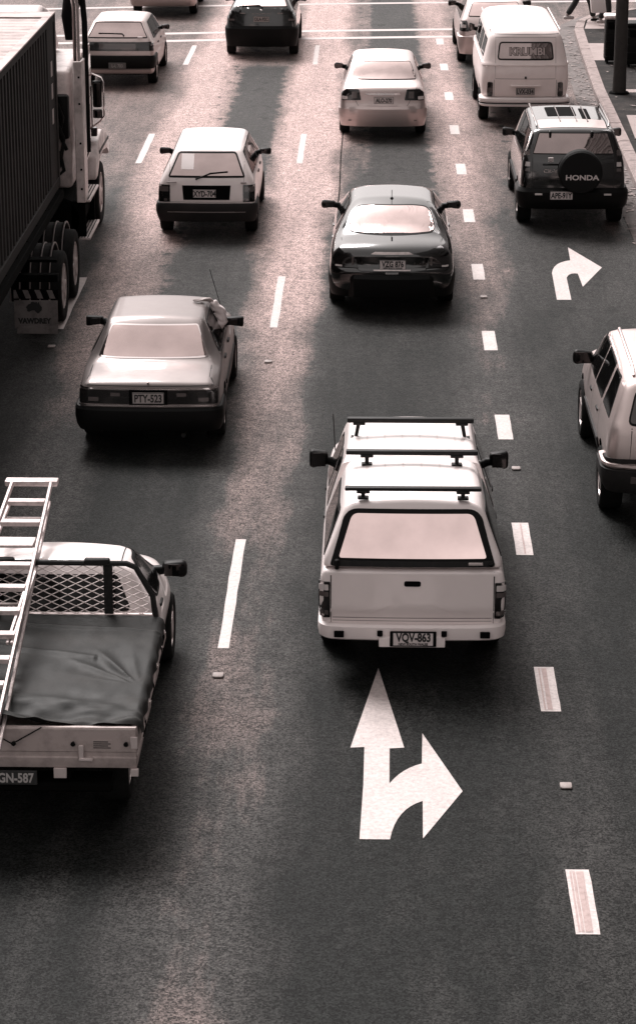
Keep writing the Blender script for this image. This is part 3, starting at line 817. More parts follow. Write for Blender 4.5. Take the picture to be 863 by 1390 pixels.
def person(label, loc, rz, stride, arms, coat=None, H_=1.72, dark='cloth', swing=.0):
    t = thing('person', label, 'person', loc, rz, 'pedestrians on the corner footpath')
    k = H_ / 1.72
    V = []; E = []; Rd = []
    def add(p, r_, par=None):
        V.append(tuple(Vector(p) * k)); Rd.append(r_ if isinstance(r_, tuple) else r_ * k)
        if par is not None: E.append((par, len(V) - 1))
        return len(V) - 1
    pel = add((0, 0, .95), (.155, .11)); sp = add((0, 0, 1.15), (.13, .095), pel); ch = add((0, .01, 1.34), (.165, .11), sp); nk = add((0, .01, 1.47), .055, ch)
    h1 = add((0, .02, 1.55), (.07, .08), nk); h2 = add((0, .02, 1.63), (.075, .09), h1); add((0, .01, 1.70), (.05, .06), h2)
    add((0, .115, 1.585), .013, h1)
    for e_ in (-1, 1): add((e_ * .082, .01, 1.58), .016, h1)
    for sx in (-1, 1):
        st = stride * sx
        hp = add((sx * .10, 0, .88), .088, pel); kn = add((sx * .10, st * .38 + .04, .50), .062, hp); an = add((sx * .10, st * .72 - (.06 if st < 0 else 0), .10 + (.05 if st < 0 else 0)), .042, kn)
        add((sx * .11, st * .72 + .13 - (.06 if st < 0 else 0), .045 + (.02 if st < 0 else 0)), (.042, .03), an)
        sh = add((sx * .19, .0, 1.40), .055, ch); el = add((sx * .26, arms[0] * sx * .1 - .02, 1.12), .042, sh); wr = add((sx * .27, arms[1] * .2 + .04, .90), .028, el)
        hand_chain(V, E, Rd, wr, (0, .1, -1), (0, 1, 0), (-sx, 0, 0), .35)
    skin_mesh(V, E, Rd, M_['skin'], 'body', t)
    # clothes: trousers and coat as their own shells
    V = []; E = []; Rd = []
    pel = add((0, 0, .96), (.17, .125))
    for sx in (-1, 1):
        st = stride * sx
        hp = add((sx * .10, 0, .86), .105, pel); kn = add((sx * .10, st * .38 + .04, .50), .083, hp); add((sx * .10, st * .70 - (.05 if st < 0 else 0), .11 + (.05 if st < 0 else 0)), .082, kn)
    skin_mesh(V, E, Rd, M_[dark], 'trousers', t)
    V = []; E = []; Rd = []
    a = add((0, 0, coat or .86), (.22 if coat else .185, .16)); b_ = add((0, 0, 1.1), (.165, .13), a); c = add((0, .01, 1.34), (.19, .135), b_); add((0, .01, 1.46), .08, c)
    for sx in (-1, 1):
        sh = add((sx * .20, 0, 1.39), .075, c); el = add((sx * .265, arms[0] * sx * .1 - .02, 1.12), .062, sh); add((sx * .27, arms[1] * .2 + .03, .93), .05, el)
    skin_mesh(V, E, Rd, M_[dark], 'coat', t)
    V = []; E = []; Rd = []
    a = add((0, 0, 1.66), (.085, .1)); add((0, -.05, 1.58), (.075, .07), a); add((0, -.0, 1.71), (.06, .07), a)
    skin_mesh(V, E, Rd, M_['under'], 'hair', t)
    for sx in (-1, 1):
        st = stride * sx; y = st * .72 - (.06 if st < 0 else 0); z = (.05 if st < 0 else 0)
        bm = bmesh.new(); bx(bm, (sx * .10 - .048, y - .08, z), (sx * .10 + .052, y + .2, z + .085), .035, 3); bmesh.ops.scale(bm, vec=(k, k, k), verts=bm.verts[:])
        finish(bm, 'shoe', M_['chrome' if False else 'plastic'] if sx > 0 else M_['platemid'], t)
    return t
person('person in wide black trousers striding across the kerb corner', (5.28, 63.9, .12), R(-75), .42, (.5, .6))
person('person in a long black coat holding a white carrier bag', (5.80, 62.9, .14), R(-100), .12, (.1, .3), coat=.42)
person('person in black clothes walking behind the bins', (6.75, 62.2, .14), R(100), .2, (.1, .2), coat=.55)
t = thing('carrier_bag', 'white paper carrier bag held by the person in the long black coat', 'bag', (5.60, 62.55, .52), R(8))
bm = bmesh.new(); bx(bm, (-.19, -.05, 0), (.19, .05, .44), .02, 2)
for v in bm.verts: v.co.x *= 1 + .06 * math.sin(v.co.z * 9); v.co.x += v.co.z * -.12
finish(bm, 'bag_body', M_['paper'], t)
bm = bmesh.new()
for sy in (-1, 1): tube(bm, [(-.14, sy * .045, .43), (-.12, sy * .02, .56), (-.04, sy * .02, .58), (.0, sy * .045, .43)], .006, 6)
finish(bm, 'handle', M_['paper'], t)

# ================================================================ vehicles
def box2(x0, x1, z0, z1): return [(x0, z0), (x1, z0), (x1, z1), (x0, z1)]
# ---- 1 white canopy pickup (centre)
t = thing('pickup_truck', 'white dual cab pickup with white canopy, three black roof bars and plate VQV-863', 'pickup truck', (.375, 20.85, 0))
rows = [(0, .42, .80, .84, .70, .83, .98, .80, 1.05, .0), (1.5, .42, .80, .845, .70, .83, .98, .80, 1.05, .0), (1.56, .40, .80, .845, .70, .82, 1.0, .66, 1.56, .02),
        (1.72, .38, .80, .845, .70, .82, 1.0, .615, 1.63, .035), (2.75, .38, .80, .845, .70, .82, 1.0, .60, 1.63, .035), (3.0, .38, .80, .845, .70, .82, 1.0, .63, 1.54, .03),
        (3.55, .38, .80, .845, .70, .81, .95, .70, 1.03, .03), (4.6, .38, .78, .82, .66, .77, .82, .66, .90, .03), (4.85, .42, .72, .76, .6, .7, .72, .6, .80, .02)]
c = Car(t, rows, 4.85, yr=[(.4, .05), (.62, .03), (.66, .0), (1.1, .0)], Lr=1.0, bow=.02, rc=.05, paint=M_['white'], wheels=(.98, 3.95), R_=.34, fr=(.06, .2, .035, .05))
# tailgate and its gap
c.line([(-.735, 1.04), (-.735, .50), (.735, .50), (.735, 1.04)], 'r', .011)
c.line([(-.72, .585), (.72, .585)], 'r', .008, 'gap_and_highlight'); c.line([(-.72, .555), (.72, .555)], 'r', .006, 'gap_and_highlight')
c.line([(.10, .985), (1.45, .985)], 'R', .01, 'gap_and_highlight'); c.line([(.10, .985), (1.45, .985)], 'L', .01, 'gap_and_highlight')
for a in 'RL':
    c.line([(1.53, .44), (1.53, 1.0)], a); c.line([(2.32, .5), (2.30, 1.02), (2.34, 1.5)], a); c.line([(3.22, .5), (3.22, 1.0)], a)
c.windows([(1.78, 1.05), (2.27, 1.05), (2.30, 1.50), (1.90, 1.50)]); c.windows([(2.38, 1.05), (3.15, 1.04), (2.82, 1.50), (2.38, 1.50)])
c.stick('door_pull', rnd(box2(-.075, .075, .905, .955), .02), 'r', M_['under'], .008)
c.lights([(.742, .585), (.842, .585), (.842, .94), (.742, .94)], [(box2(.756, .83, .86, .915), 'lenspale'), (box2(.756, .83, .80, .845), 'lensmid'), (box2(.756, .83, .625, .665), 'lensmid')], r=.012)
c.bumper([(-.06, .42), (-.01, .38), (.02, .40), (.03, .46), (.027, .515), (.0, .535), (-.06, .53)], 'white', ylen=.42, rc=.13, out=.015, bow=.03, y0=.0)
bm = bmesh.new()
for sx in (-1, 1):
    bx(bm, (sx * .66 - .045, -.080, .435), (sx * .66 + .045, -.045, .49), .005, 1, 1)
    bx(bm, (sx * .29 - .025, -.085, .45), (sx * .29 + .025, -.045, .495), .005, 1, 1)
bx(bm, (-.30, -.082, .345), (.30, -.03, .44), .006, 1, 0)
pieces(bm, 'bumper_step', [M_['white'], M_['under']], t)
c.plate('VQV-863', 0.01, .43, y=-.092, sub='NEW SOUTH WALES', ht=.134, pm='plate')
bm = bmesh.new(); bx(bm, (-.20, -.0935, .355), (.22, -.083, .505), .01, 1)
finish(bm, 'plate_surround', M_['under'], t)
c.mirrors(3.02, 1.06, sz=(.19, .11, .19), xb=.78, stalk=.09)
c.wheels((.98, 3.95), .34, .23)
c.handles([(1.9, .93), (2.75, .93)], sides=(1, -1))
# aerial
bm = bmesh.new(); tube(bm, [(-.74, 3.3, 1.0), (-.77, 3.25, 1.55)], .006, 5); finish(bm, 'aerial', M_['rack'], t)
# canopy (its own shell)
rows = [(0, 1.062, .80, .80, 1.12, .79, 1.16, .605, 1.60, .035), (.5, 1.062, .80, .80, 1.12, .79, 1.16, .61, 1.66, .035), (1.35, 1.062, .80, .80, 1.12, .79, 1.16, .60, 1.665, .035), (1.50, 1.062, .80, .80, 1.12, .79, 1.16, .60, 1.64, .03)]
cb = Car(t, rows, 1.50, yr=[(1.06, .025), (1.12, .035), (1.60, .24), (1.70, .30)], Lr=1.0, bow=.03, rc=.05, paint=M_['white'], fr=(.02, .02, .02, .08), name='canopy')
fr = cb.stick('canopy_window', rnd([(-.745, 1.085), (.745, 1.085), (.60, 1.565), (-.60, 1.565)], [.03, .03, .11, .11], 6), 'r', M_['plastic'], .012)
cb.stick('pane', rnd([(-.665, 1.155), (.665, 1.155), (.545, 1.525), (-.545, 1.525)], [.03, .03, .06, .06], 6), 'r', M_['glassb'], .020, fr)
cb.stick('sill_rail', rnd(box2(-.72, .72, 1.088, 1.135), .01), 'r', M_['rack'], .026, fr)
bm = bmesh.new(); bx(bm, (-.70, -.03, 1.07), (-.66, .02, 1.16), .008, 1); bx(bm, (.68, -.02, 1.10), (.72, .02, 1.13), .006, 1); bx(bm, (.50, -.012, 1.113), (.63, .03, 1.13), .003, 1, 1)
pieces(bm, 'canopy_lock', [M_['plastic'], M_['platemid']], t)
for a in 'RL':
    cb.window('canopy_window', [(.16, 1.13), (1.32, 1.13), (1.30, 1.52), (.36, 1.52)], a, 'glassd', .03, .05, 'rack', .008)
# pressed ribs in roof
bm = None
for x in (-.42, -.25, -.08, .09, .26, .43):
    c.line([(x, 1.85), (x, 2.7)], 'T', .012, 'faint', .001); cb.line([(x, .48), (x, 1.25)], 'T', .012, 'faint', .001)
def roof_bar(y, z, hw, foot, zr, th=.045, dx=.0):
    bm = bmesh.new(); bx(bm, (-hw, y - .035, z - th / 2), (hw, y + .035, z + th / 2), .012, 2)
    for sx in (-1, 1):
        tube(bm, [(sx * foot, y, z - .01), (sx * (foot + dx), y - .01, zr)], [.02, .018], 8)
        bx(bm, (sx * (foot + dx) - .05, y - .055, zr - .012), (sx * (foot + dx) + .05, y + .03, zr + .006), .005, 1)
        bx(bm, (sx * foot - .06, y - .045, z - th / 2 - .02), (sx * foot + .06, y + .03, z - th / 2 + .005), .006, 1)
    return finish(bm, 'roof_bar', M_['rack'], t)
roof_bar(2.22, 1.80, .615, .50, 1.63, .05, .03); roof_bar(1.18, 1.80, .615, .42, 1.69); roof_bar(.30, 1.735, .615, .45, 1.655, .035)

# ---- 3 grey sedan with the arm out
t = thing('sedan', 'grey boxy sedan with plate PTY-523 and an arm resting on its roof', 'car', (-2.60, 27.5, 0))
rows = [(0, .32, .76, .81, .57, .79, .80, .72, .85, .015), (.25, .28, .79, .835, .57, .81, .83, .72, .90, .02), (.60, .26, .80, .845, .57, .81, .87, .70, .94, .025),
        (.66, .26, .80, .845, .57, .81, .875, .68, .96, .02), (1.10, .22, .80, .845, .57, .80, .90, .565, 1.30, .025), (1.22, .22, .80, .845, .57, .80, .90, .56, 1.345, .03), (2.15, .22, .80, .845, .57, .79, .90, .555, 1.35, .03), (2.42, .22, .80, .845, .57, .79, .90, .57, 1.30, .03),
        (3.05, .22, .80, .84, .57, .78, .88, .66, .95, .03), (3.9, .24, .78, .81, .5, .74, .74, .62, .80, .03), (4.2, .28, .72, .76, .5, .70, .64, .58, .68, .02)]
c = Car(t, rows, 4.2, yr=[(.3, .04), (.5, .0), (.62, .01), (.85, .03)], Lr=1.8, bow=.05, wrap=(.44, 1.6, .93), rc=.07, paint=M_['grey'], wheels=(.88, 3.33), R_=.29, fr=(.07, .2, .035, .045))
c.window('rear_window', [(-.655, .985), (.655, .985), (.515, 1.305), (-.515, 1.305)], 'r', 'glass', .014, .03, 'chrome', .004)
for a in 'RL':
    c.window('window', [(1.10, .955), (2.78, .955), (2.36, 1.285), (1.32, 1.285)], a, 'glassd', .016, .04, 'plastic', .004)
    c.line([(1.98, .95), (1.98, 1.30)], a, .04, 'gap', .011); c.line([(1.98, .4), (1.98, .95)], a); c.line([(1.18, .93), (1.15, .62), (1.24, .45)], a); c.line([(2.95, .4), (2.95, .93)], a)
    c.stick('side_trim', box2(1.25, 2.95, .53, .575), a, M_['plastic'], .012); c.stick('window_trim', box2(1.12, 2.75, .937, .953), a, M_['chrome'], .008)
c.line([(-.70, .93), (-.72, .88), (-.76, .835), (.76, .835), (.72, .88), (.70, .93)], 'r', .008, 'gap')
c.line([(-.70, .25), (-.70, .62)], 'T', .008, 'gap', sym=True)
c.lights([(.225, .625), (.80, .625), (.80, .785), (.225, .785)], [(box2(.33, .44, .715, .755), 'lensmid'), (box2(.58, .70, .655, .70), 'lensmid'), (box2(.24, .46, .64, .70), 'lens')], r=.01)
c.stick('light_trim', box2(-.79, .79, .795, .81), 'r', M_['chrome'], .016); c.stick('light_trim', box2(-.80, .80, .598, .612), 'r', M_['chrome'], .018)
c.stick('plate_recess', box2(-.225, .225, .615, .795), 'r', M_['under'], .004)
c.plate('PTY-523', 0, .70, y=-.012, pm='platemid')
c.bumper([(-.08, .30), (.0, .30), (.03, .36), (.045, .46), (.04, .555), (.02, .585), (-.08, .585)], 'plastic', .6, .14, .02)
bm = bmesh.new(); bx(bm, (-.012, .02, .855), (.012, .05, .885), .004, 1); finish(bm, 'boot_badge', M_['chrome'], t)
c.mirrors(2.48, .93, sz=(.21, .09, .125), xb=.80, stalk=.03, rr=.02); c.wheels((.88, 3.33), .29); c.exhaust((.40,), .24); c.handles([(1.45, .82), (2.2, .82)])
bm = bmesh.new(); tube(bm, [(.70, 3.0, .93), (.56, 2.6, 1.62)], .005, 5); finish(bm, 'aerial', M_['rack'], t)
# ---- occupant: arm out of the right window, hand on the roof
pt = thing('person', 'occupant of the grey sedan, pale sleeved arm out of the window, hand on roof', 'person', (-2.60, 27.5, 0))
V = [(.36, 1.95, .55), (.36, 1.93, .85), (.37, 1.95, 1.02), (.36, 1.98, 1.10), (.36, 2.0, 1.18), (.36, 2.0, 1.25)]; Rd = [(.15, .12), (.15, .1), .06, .06, (.075, .08), (.05, .06)]
E = [(0, 1), (1, 2), (2, 3), (3, 4), (4, 5)]
def av(p, r_, a): V.append(p); Rd.append(r_); E.append((a, len(V) - 1)); return len(V) - 1
s1 = av((.50, 1.98, .96), .035, 1); el = av((.74, 2.05, 1.09), .035, s1); f1 = av((.70, 2.03, 1.24), .036, el); wr = av((.60, 1.98, 1.39), .030, f1)
hand_chain(V, E, Rd, wr, (-1, -.30, .0), (-.3, 1, 0), (0, 0, 1), .06, 1.2)
skin_mesh(V, E, Rd, M_['skin'], 'body', pt)
skin_mesh([(.36, 1.95, .6), (.36, 1.93, .9), (.58, 2.0, 1.0), (.66, 2.03, 1.04), (.745, 2.05, 1.09), (.735, 2.04, 1.18), (.70, 2.03, 1.25), (.655, 2.0, 1.32), (.62, 1.985, 1.372)], [(0, 1), (1, 2), (2, 3), (3, 4), (4, 5), (5, 6), (6, 7), (7, 8)], [(.17, .13), (.16, .12), .075, .088, .085, .076, .072, .058, .05], M_['shirt'], 'shirt_sleeve', pt)
for v_ in bpy.data.objects['shirt_sleeve'].data.vertices:
    if v_.co.x > .6: v_.co += v_.normal * .012 * math.sin(v_.co.z * 95 + v_.co.x * 60 + 3 * noise.noise(v_.co * 9))

# ---- 4 dark sedan
t = thing('sedan', 'black rounded sedan with plate VZG 876 in the middle lane', 'car', (.265, 34.0, 0))
rows = [(0, .30, .80, .855, .60, .83, .82, .70, .93, .03), (.2, .28, .82, .885, .60, .85, .87, .73, .99, .035), (.55, .24, .84, .895, .60, .86, .91, .73, 1.03, .04), (.70, .24, .84, .895, .60, .86, .92, .72, 1.07, .04),
        (1.25, .22, .84, .895, .60, .85, .93, .615, 1.33, .05), (1.55, .22, .84, .895, .60, .84, .93, .575, 1.385, .05), (2.3, .22, .84, .895, .60, .84, .93, .575, 1.385, .05), (2.8, .22, .84, .895, .60, .84, .93, .61, 1.29, .04),
        (3.6, .22, .84, .885, .60, .82, .90, .68, 1.0, .04), (4.5, .24, .80, .84, .55, .76, .76, .62, .82, .04), (4.85, .30, .72, .76, .5, .70, .64, .56, .68, .02)]
c = Car(t, rows, 4.85, yr=[(.3, .06), (.5, .0), (.66, .0), (.72, .05), (.95, .07), (1.0, .10)], Lr=.9, bow=.13, wrap=(.50, 1.6, 1.02), rc=.14, paint=M_['black'], wheels=(1.03, 3.8), R_=.32, fr=(.09, .25, .09, .12))
c.window('rear_window', [(-.64, 1.075), (-.3, 1.065), (.3, 1.065), (.64, 1.075), (.545, 1.345), (.3, 1.372), (-.3, 1.372), (-.545, 1.345)], 'r', 'glass', .012, .10, 'rubber', .004)
for a in 'RL':
    c.windows([(1.25, .99), (2.0, .98), (2.0, 1.31), (1.55, 1.31)], sides=a); c.windows([(2.05, .98), (3.15, .97), (2.62, 1.30), (2.05, 1.32)], sides=a)
    c.line([(2.02, .35), (2.02, .95)], a); c.line([(1.22, .93), (1.2, .62), (1.32, .45)], a); c.line([(3.2, .4), (3.2, .93)], a)
c.line([(-.72, 1.02), (-.64, .80), (-.44, .66), (.44, .66), (.64, .80), (.72, 1.02)], 'r', .008, 'gap')
c.lights([(.47, .70), (.79, .70), (.80, .82), (.60, .92), (.53, .84)], [(box2(.70, .79, .705, .735), 'lenspale'), (box2(.535, .565, .74, .86), 'lensmid')], r=.02)
c.stick('boot_garnish', rnd([(-.30, .895), (.30, .895), (.24, .925), (-.24, .925)], .01), 'r', M_['alloy'], .012)
c.plate('VZG 876', 0.01, .755, sub='NEW SOUTH WALES', pm='plate'); c.stick('boot_strip', box2(-.26, .26, .672, .684), 'r', M_['alloy'], .01)
c.bumper([(-.10, .28), (-.01, .28), (.015, .36), (.03, .48), (.035, .56), (.0, .61), (-.10, .625)], 'plastic', .8, .26, .012, bow=.13)
c.line([(-.62, .325), (-.3, .335), (.3, .335), (.62, .325)], 'r', .01, 'gap_and_highlight', .02)
c.mirrors(2.88, .97, sz=(.22, .11, .13), xb=.83, stalk=.06, rr=.05); c.wheels((1.03, 3.8), .32, .21); c.handles([(1.5, .84), (2.3, .84)], 'black', (1, -1))
bm = bmesh.new(); tube(bm, [(0, 1.42, 1.41), (0, 1.36, 1.56)], .005, 5); bmesh.ops.create_icosphere(bm, subdivisions=2, radius=.025, matrix=Matrix.Translation((0, 1.42, 1.42))); finish(bm, 'aerial', M_['plastic'], t)
bm = bmesh.new(); bx(bm, (-.01, .38, 1.05), (.01, .42, 1.075), .004, 1); finish(bm, 'lock_button', M_['under'], t)

# ---- 5 white hatchback
t = thing('hatchback', 'white boxy hatchback with plate XYD-704 and a paper sheet in its rear window', 'car', (-2.68, 39.0, 0))
rows = [(0, .30, .72, .775, .55, .755, .86, .53, 1.36, .02), (.3, .26, .74, .79, .55, .765, .90, .53, 1.37, .025), (.9, .24, .75, .795, .55, .765, .90, .525, 1.385, .03), (2.2, .24, .75, .795, .55, .76, .90, .525, 1.385, .03),
        (2.45, .24, .75, .795, .55, .76, .90, .55, 1.32, .03), (3.05, .24, .74, .79, .55, .74, .88, .64, .95, .03), (3.5, .25, .72, .76, .5, .70, .75, .6, .82, .03), (3.75, .30, .68, .72, .5, .66, .64, .56, .70, .02)]
c = Car(t, rows, 3.75, yr=[(.3, .03), (.55, .0), (.9, .06), (.97, .09), (1.34, .46), (1.42, .56)], Lr=1.9, bow=.05, rc=.07, paint=M_['white'], wheels=(.68, 2.98), R_=.27, fr=(.06, .2, .04, .055))
f_ = c.window('rear_window', [(-.625, .975), (.625, .975), (.465, 1.335), (-.465, 1.335)], 'r', 'glassm', .028, .05, 'plastic', .004)
c.stick('paper_sheet', box2(-.41, -.21, 1.09, 1.30), 'r', M_['paper'], .011)
for a in 'RL':
    c.windows([(.42, .98), (1.12, .96), (1.12, 1.31), (.62, 1.31)], sides=a); c.windows([(1.17, .96), (2.72, .94), (2.40, 1.31), (1.17, 1.31)], sides=a)
    c.line([(1.9, .95), (1.9, 1.33)], a, .03, 'gap', .011); c.line([(1.9, .35), (1.9, .95)], a); c.line([(1.14, .5), (1.14, .95)], a); c.line([(2.85, .4), (2.85, .93)], a)
c.line([(-.60, 1.32), (-.60, .60), (.60, .60), (.60, 1.32)], 'r', .007, 'gap_and_highlight')
c.lights([(.585, .60), (.765, .60), (.765, .865), (.585, .865)], [(box2(.61, .75, .76, .84), 'lensmid'), (box2(.63, .68, .615, .65), 'lensmid')], r=.012)
c.stick('plate_recess', [(-.37, .635), (.37, .635), (.39, .86), (-.39, .86)], 'r', M_['under'], .006); c.plate('XYD-704', -.03, .735)
c.bumper([(-.08, .28), (.0, .28), (.03, .36), (.05, .44), (.05, .53), (.03, .575), (-.08, .585)], 'dplastic', .62, .12, .015); c.line([(-.62, .46), (.62, .46)], 'r', .01, 'gap_and_highlight', .08)  # pale strip across the dark bumper is a highlight drawn in colour
c.wiper([(-.16, .955), (.06, 1.035), (.34, 1.055)]); c.mirrors(2.45, .92, sz=(.20, .09, .12), xb=.77, stalk=.03, rr=.04); c.wheels((.68, 2.98), .27)
c.handles([(1.45, .84), (2.1, .84)]); 
bm = bmesh.new(); bx(bm, (-.64, .05, .905), (-.48, .075, .918), .003, 1); bx(bm, (.55, .05, .895), (.64, .075, .915), .004, 1); pieces(bm, 'tailgate_badge', M_['gap_and_highlight'], t)

# ---- 6 pale silver sedan
t = thing('sedan', 'pale silver sedan ahead of the black rounded sedan, pale rear window with a dark corner', 'car', (.165, 47.8, 0))
rows = [(0, .30, .78, .825, .58, .80, .84, .70, .98, .02), (.2, .27, .80, .845, .58, .81, .88, .72, 1.02, .03), (.45, .25, .80, .85, .58, .81, .90, .72, 1.05, .03), (.52, .25, .80, .85, .58, .81, .90, .71, 1.07, .03),
        (1.10, .22, .80, .85, .58, .80, .92, .60, 1.37, .035), (1.3, .22, .80, .85, .58, .80, .92, .585, 1.41, .04), (2.2, .22, .80, .85, .58, .80, .92, .58, 1.41, .04), (2.6, .22, .80, .85, .58, .79, .92, .60, 1.32, .04),
        (3.3, .22, .80, .84, .58, .77, .90, .66, 1.0, .04), (4.1, .24, .76, .80, .5, .72, .74, .60, .80, .03), (4.4, .30, .70, .74, .5, .66, .62, .54, .66, .02)]
c = Car(t, rows, 4.4, yr=[(.3, .05), (.5, .0), (.62, .0), (.7, .04), (.98, .07)], Lr=.8, bow=.08, wrap=(.46, 1.3, 1.02), rc=.10, paint=M_['silver2'], wheels=(.9, 3.5), R_=.30, fr=(.08, .2, .06, .08))
c.window('rear_window', [(-.66, 1.085), (.66, 1.085), (.54, 1.375), (-.54, 1.375)], 'r', 'glassm', .012, .04, 'rubber', .004)
c.windows([(1.2, .97), (2.95, .96), (2.5, 1.33), (1.5, 1.34)])
for a in 'RL': c.line([(2.0, .4), (2.0, .95)], a); c.line([(2.0, .95), (2.0, 1.35)], a, .035, 'gap', .011); c.line([(1.2, .93), (1.18, .6), (1.25, .45)], a)
c.line([(-.66, 1.0), (-.50, .70), (-.46, .64), (.46, .64), (.50, .70), (.66, 1.0)], 'r', .008, 'gap')
c.lights([(.42, .765), (.79, .755), (.79, .90), (.70, .965), (.46, .965)], [(box2(.68, .78, .775, .835), 'lenspale'), (box2(.50, .60, .80, .93), 'lensmid')], r=.02)
c.stick('boot_garnish', rnd(box2(-.33, .33, .865, .905), .015), 'r', M_['chrome'], .018); c.stick('boot_garnish', rnd(box2(-.30, .30, .66, .84), .03), 'r', M_['silver2'], .006)
c.plate('ALO-270', .02, .765, size=.112)
c.bumper([(-.10, .26), (-.01, .26), (.015, .36), (.035, .50), (.035, .60), (.0, .655), (-.10, .66)], 'silver2', .75, .2, .012, bow=.08); c.line([(-.66, .385), (.66, .385)], 'r', .022, 'gap_and_highlight', .03)
c.mirrors(2.7, .97, sz=(.19, .10, .13), xb=.79, stalk=.06, rr=.05); c.wheels((.9, 3.5), .30)

# ---- 7 silver liftback, upper left
t = thing('hatchback', 'silver angular hatchback with full width dark light bar beside the truck mirror', 'car', (-5.60, 53.9, 0))
rows = [(0, .28, .74, .79, .58, .78, .90, .55, 1.40, .02), (.3, .26, .76, .80, .58, .78, .92, .55, 1.40, .03), (1.0, .24, .76, .805, .58, .78, .92, .545, 1.40, .03), (1.9, .24, .76, .805, .58, .78, .92, .545, 1.39, .03),
        (2.3, .24, .76, .805, .58, .78, .92, .57, 1.32, .03), (3.0, .24, .76, .80, .58, .76, .90, .64, .97, .03), (3.8, .25, .74, .77, .5, .72, .74, .6, .80, .03), (4.1, .30, .68, .72, .5, .66, .62, .56, .66, .02)]
c = Car(t, rows, 4.1, yr=[(.3, .04), (.6, .0), (.95, .04), (1.02, .08), (1.38, .46), (1.45, .5)], Lr=1.9, bow=.05, rc=.07, paint=M_['silver'], wheels=(.78, 3.2), R_=.29, fr=(.07, .2, .04, .055))
c.window('rear_window', [(-.66, 1.06), (.66, 1.06), (.49, 1.375), (-.49, 1.375)], 'r', 'glassm', .02, .04, 'plastic', .004)
c.windows([(.62, .99), (2.75, .97), (2.35, 1.33), (.80, 1.33)])
for a in 'RL': c.line([(1.85, .4), (1.85, .95)], a); c.line([(1.85, .95), (1.85, 1.35)], a, .035, 'gap', .011); c.line([(1.05, .95), (1.05, 1.35)], a, .035, 'gap', .011); c.line([(1.0, .93), (.98, .6), (1.1, .45)], a)
o = c.stick('tail_light', rnd(box2(-.775, .775, .80, .985), .012), 'r', M_['lens'], .012); c.stick('lens', box2(-.40, .40, .835, .955), 'r', M_['lensmid'], .016, o)
c.bumper([(-.08, .42), (.0, .42), (.03, .48), (.04, .56), (.04, .66), (.02, .70), (-.08, .71)], 'plastic', .62, .12, .02); c.line([(-.78, .40), (.78, .40)], 'r', .03, 'gap_and_highlight', .004)
c.plate('NJX-318', .02, .50, y=-.10, pm='dullplate', tm='ink', border=False) if False else None
bm = bmesh.new(); bx(bm, (-.19, -.085, .43), (.19, -.065, .56), .005, 1); text_bm(bm, 'L-L 703', rear_M(0, -.0865, .495), .10, .0015, 1, .8); finish(bm, 'number_plate', [M_['dullplate'], M_['inkpale']], t, 0)
c.wiper([(.13, 1.11), (.10, 1.14), (-.42, 1.15)]); c.mirrors(2.4, .95, sz=(.19, .09, .12), xb=.79, stalk=.03, sides=(1,)); c.wheels((.78, 3.2), .29); c.handles([(1.25, .84), (2.0, .84)])
bm = bmesh.new(); bx(bm, (.44, .085, 1.075), (.55, .11, 1.10), .003, 1); o = finish(bm, 'window_sticker', M_['paper'], t)

# ---- 8 dark hatchback top centre
t = thing('hatchback', 'black hatchback at the crossing lines, cut off by the top edge', 'car', (-2.66, 58.3, 0))
rows = [(0, .28, .76, .82, .60, .80, .92, .56, 1.38, .03), (.3, .26, .78, .845, .60, .81, .94, .56, 1.40, .03), (.9, .24, .78, .85, .60, .81, .94, .56, 1.42, .04), (2.1, .24, .78, .85, .60, .81, .94, .56, 1.42, .04),
        (2.5, .24, .78, .85, .60, .81, .94, .6, 1.32, .03), (3.2, .24, .78, .84, .60, .78, .9, .66, 1.0, .03), (3.8, .25, .74, .78, .5, .72, .74, .6, .80, .03), (4.1, .30, .68, .72, .5, .66, .62, .56, .66, .02)]
c = Car(t, rows, 4.1, yr=[(.3, .06), (.5, .0), (.7, .02), (.9, .05), (1.13, .10), (1.18, .20), (1.42, .62)], Lr=1.9, bow=.09, rc=.10, paint=M_['charcoal'], wheels=(.76, 3.3), R_=.31, fr=(.08, .2, .06, .07))
c.window('rear_window', [(-.62, 1.16), (.62, 1.16), (.52, 1.39), (-.52, 1.39)], 'r', 'glassb', .02, .04, 'rubber', .004)
c.windows([(.7, 1.02), (2.85, .99), (2.45, 1.34), (.95, 1.36)])
for a in 'RL': c.line([(1.85, .98), (1.85, 1.38)], a, .035, 'gap', .011); c.line([(1.85, .4), (1.85, .95)], a, .008, 'gap_and_highlight')
c.lights([(.58, .84), (.80, .84), (.80, 1.06), (.62, 1.10)], [(box2(.63, .78, .86, .90), 'lensmid')], r=.02)
c.plate('OLA-92C', .0, .90, pm='platemid', size=.112); c.line([(-.22, 1.02), (.22, 1.02)], 'r', .012, 'gap_and_highlight', .012); c.line([(-.5, 1.03), (-.38, 1.03)], 'r', .02, 'gap_and_highlight', .012, sym=True)
bm = bmesh.new(); bmesh.ops.create_uvsphere(bm, u_segments=16, v_segments=8, radius=.035, matrix=Matrix.Translation((0, .10, 1.085)) @ Matrix.Scale(.4, 4, (0, 1, 0))); pieces(bm, 'tailgate_badge', M_['chrome'], t)
c.bumper([(-.10, .26), (-.01, .26), (.015, .36), (.035, .52), (.04, .68), (.0, .74), (-.10, .75)], 'plastic', .75, .2, .012, bow=.09); c.line([(-.36, .46), (.36, .46)], 'r', .025, 'gap_and_highlight', .035)
c.wiper([(.02, 1.15), (-.05, 1.19), (-.45, 1.17)]); c.wheels((.76, 3.3), .31, .2); c.mirrors(2.6, 1.0, xb=.80)

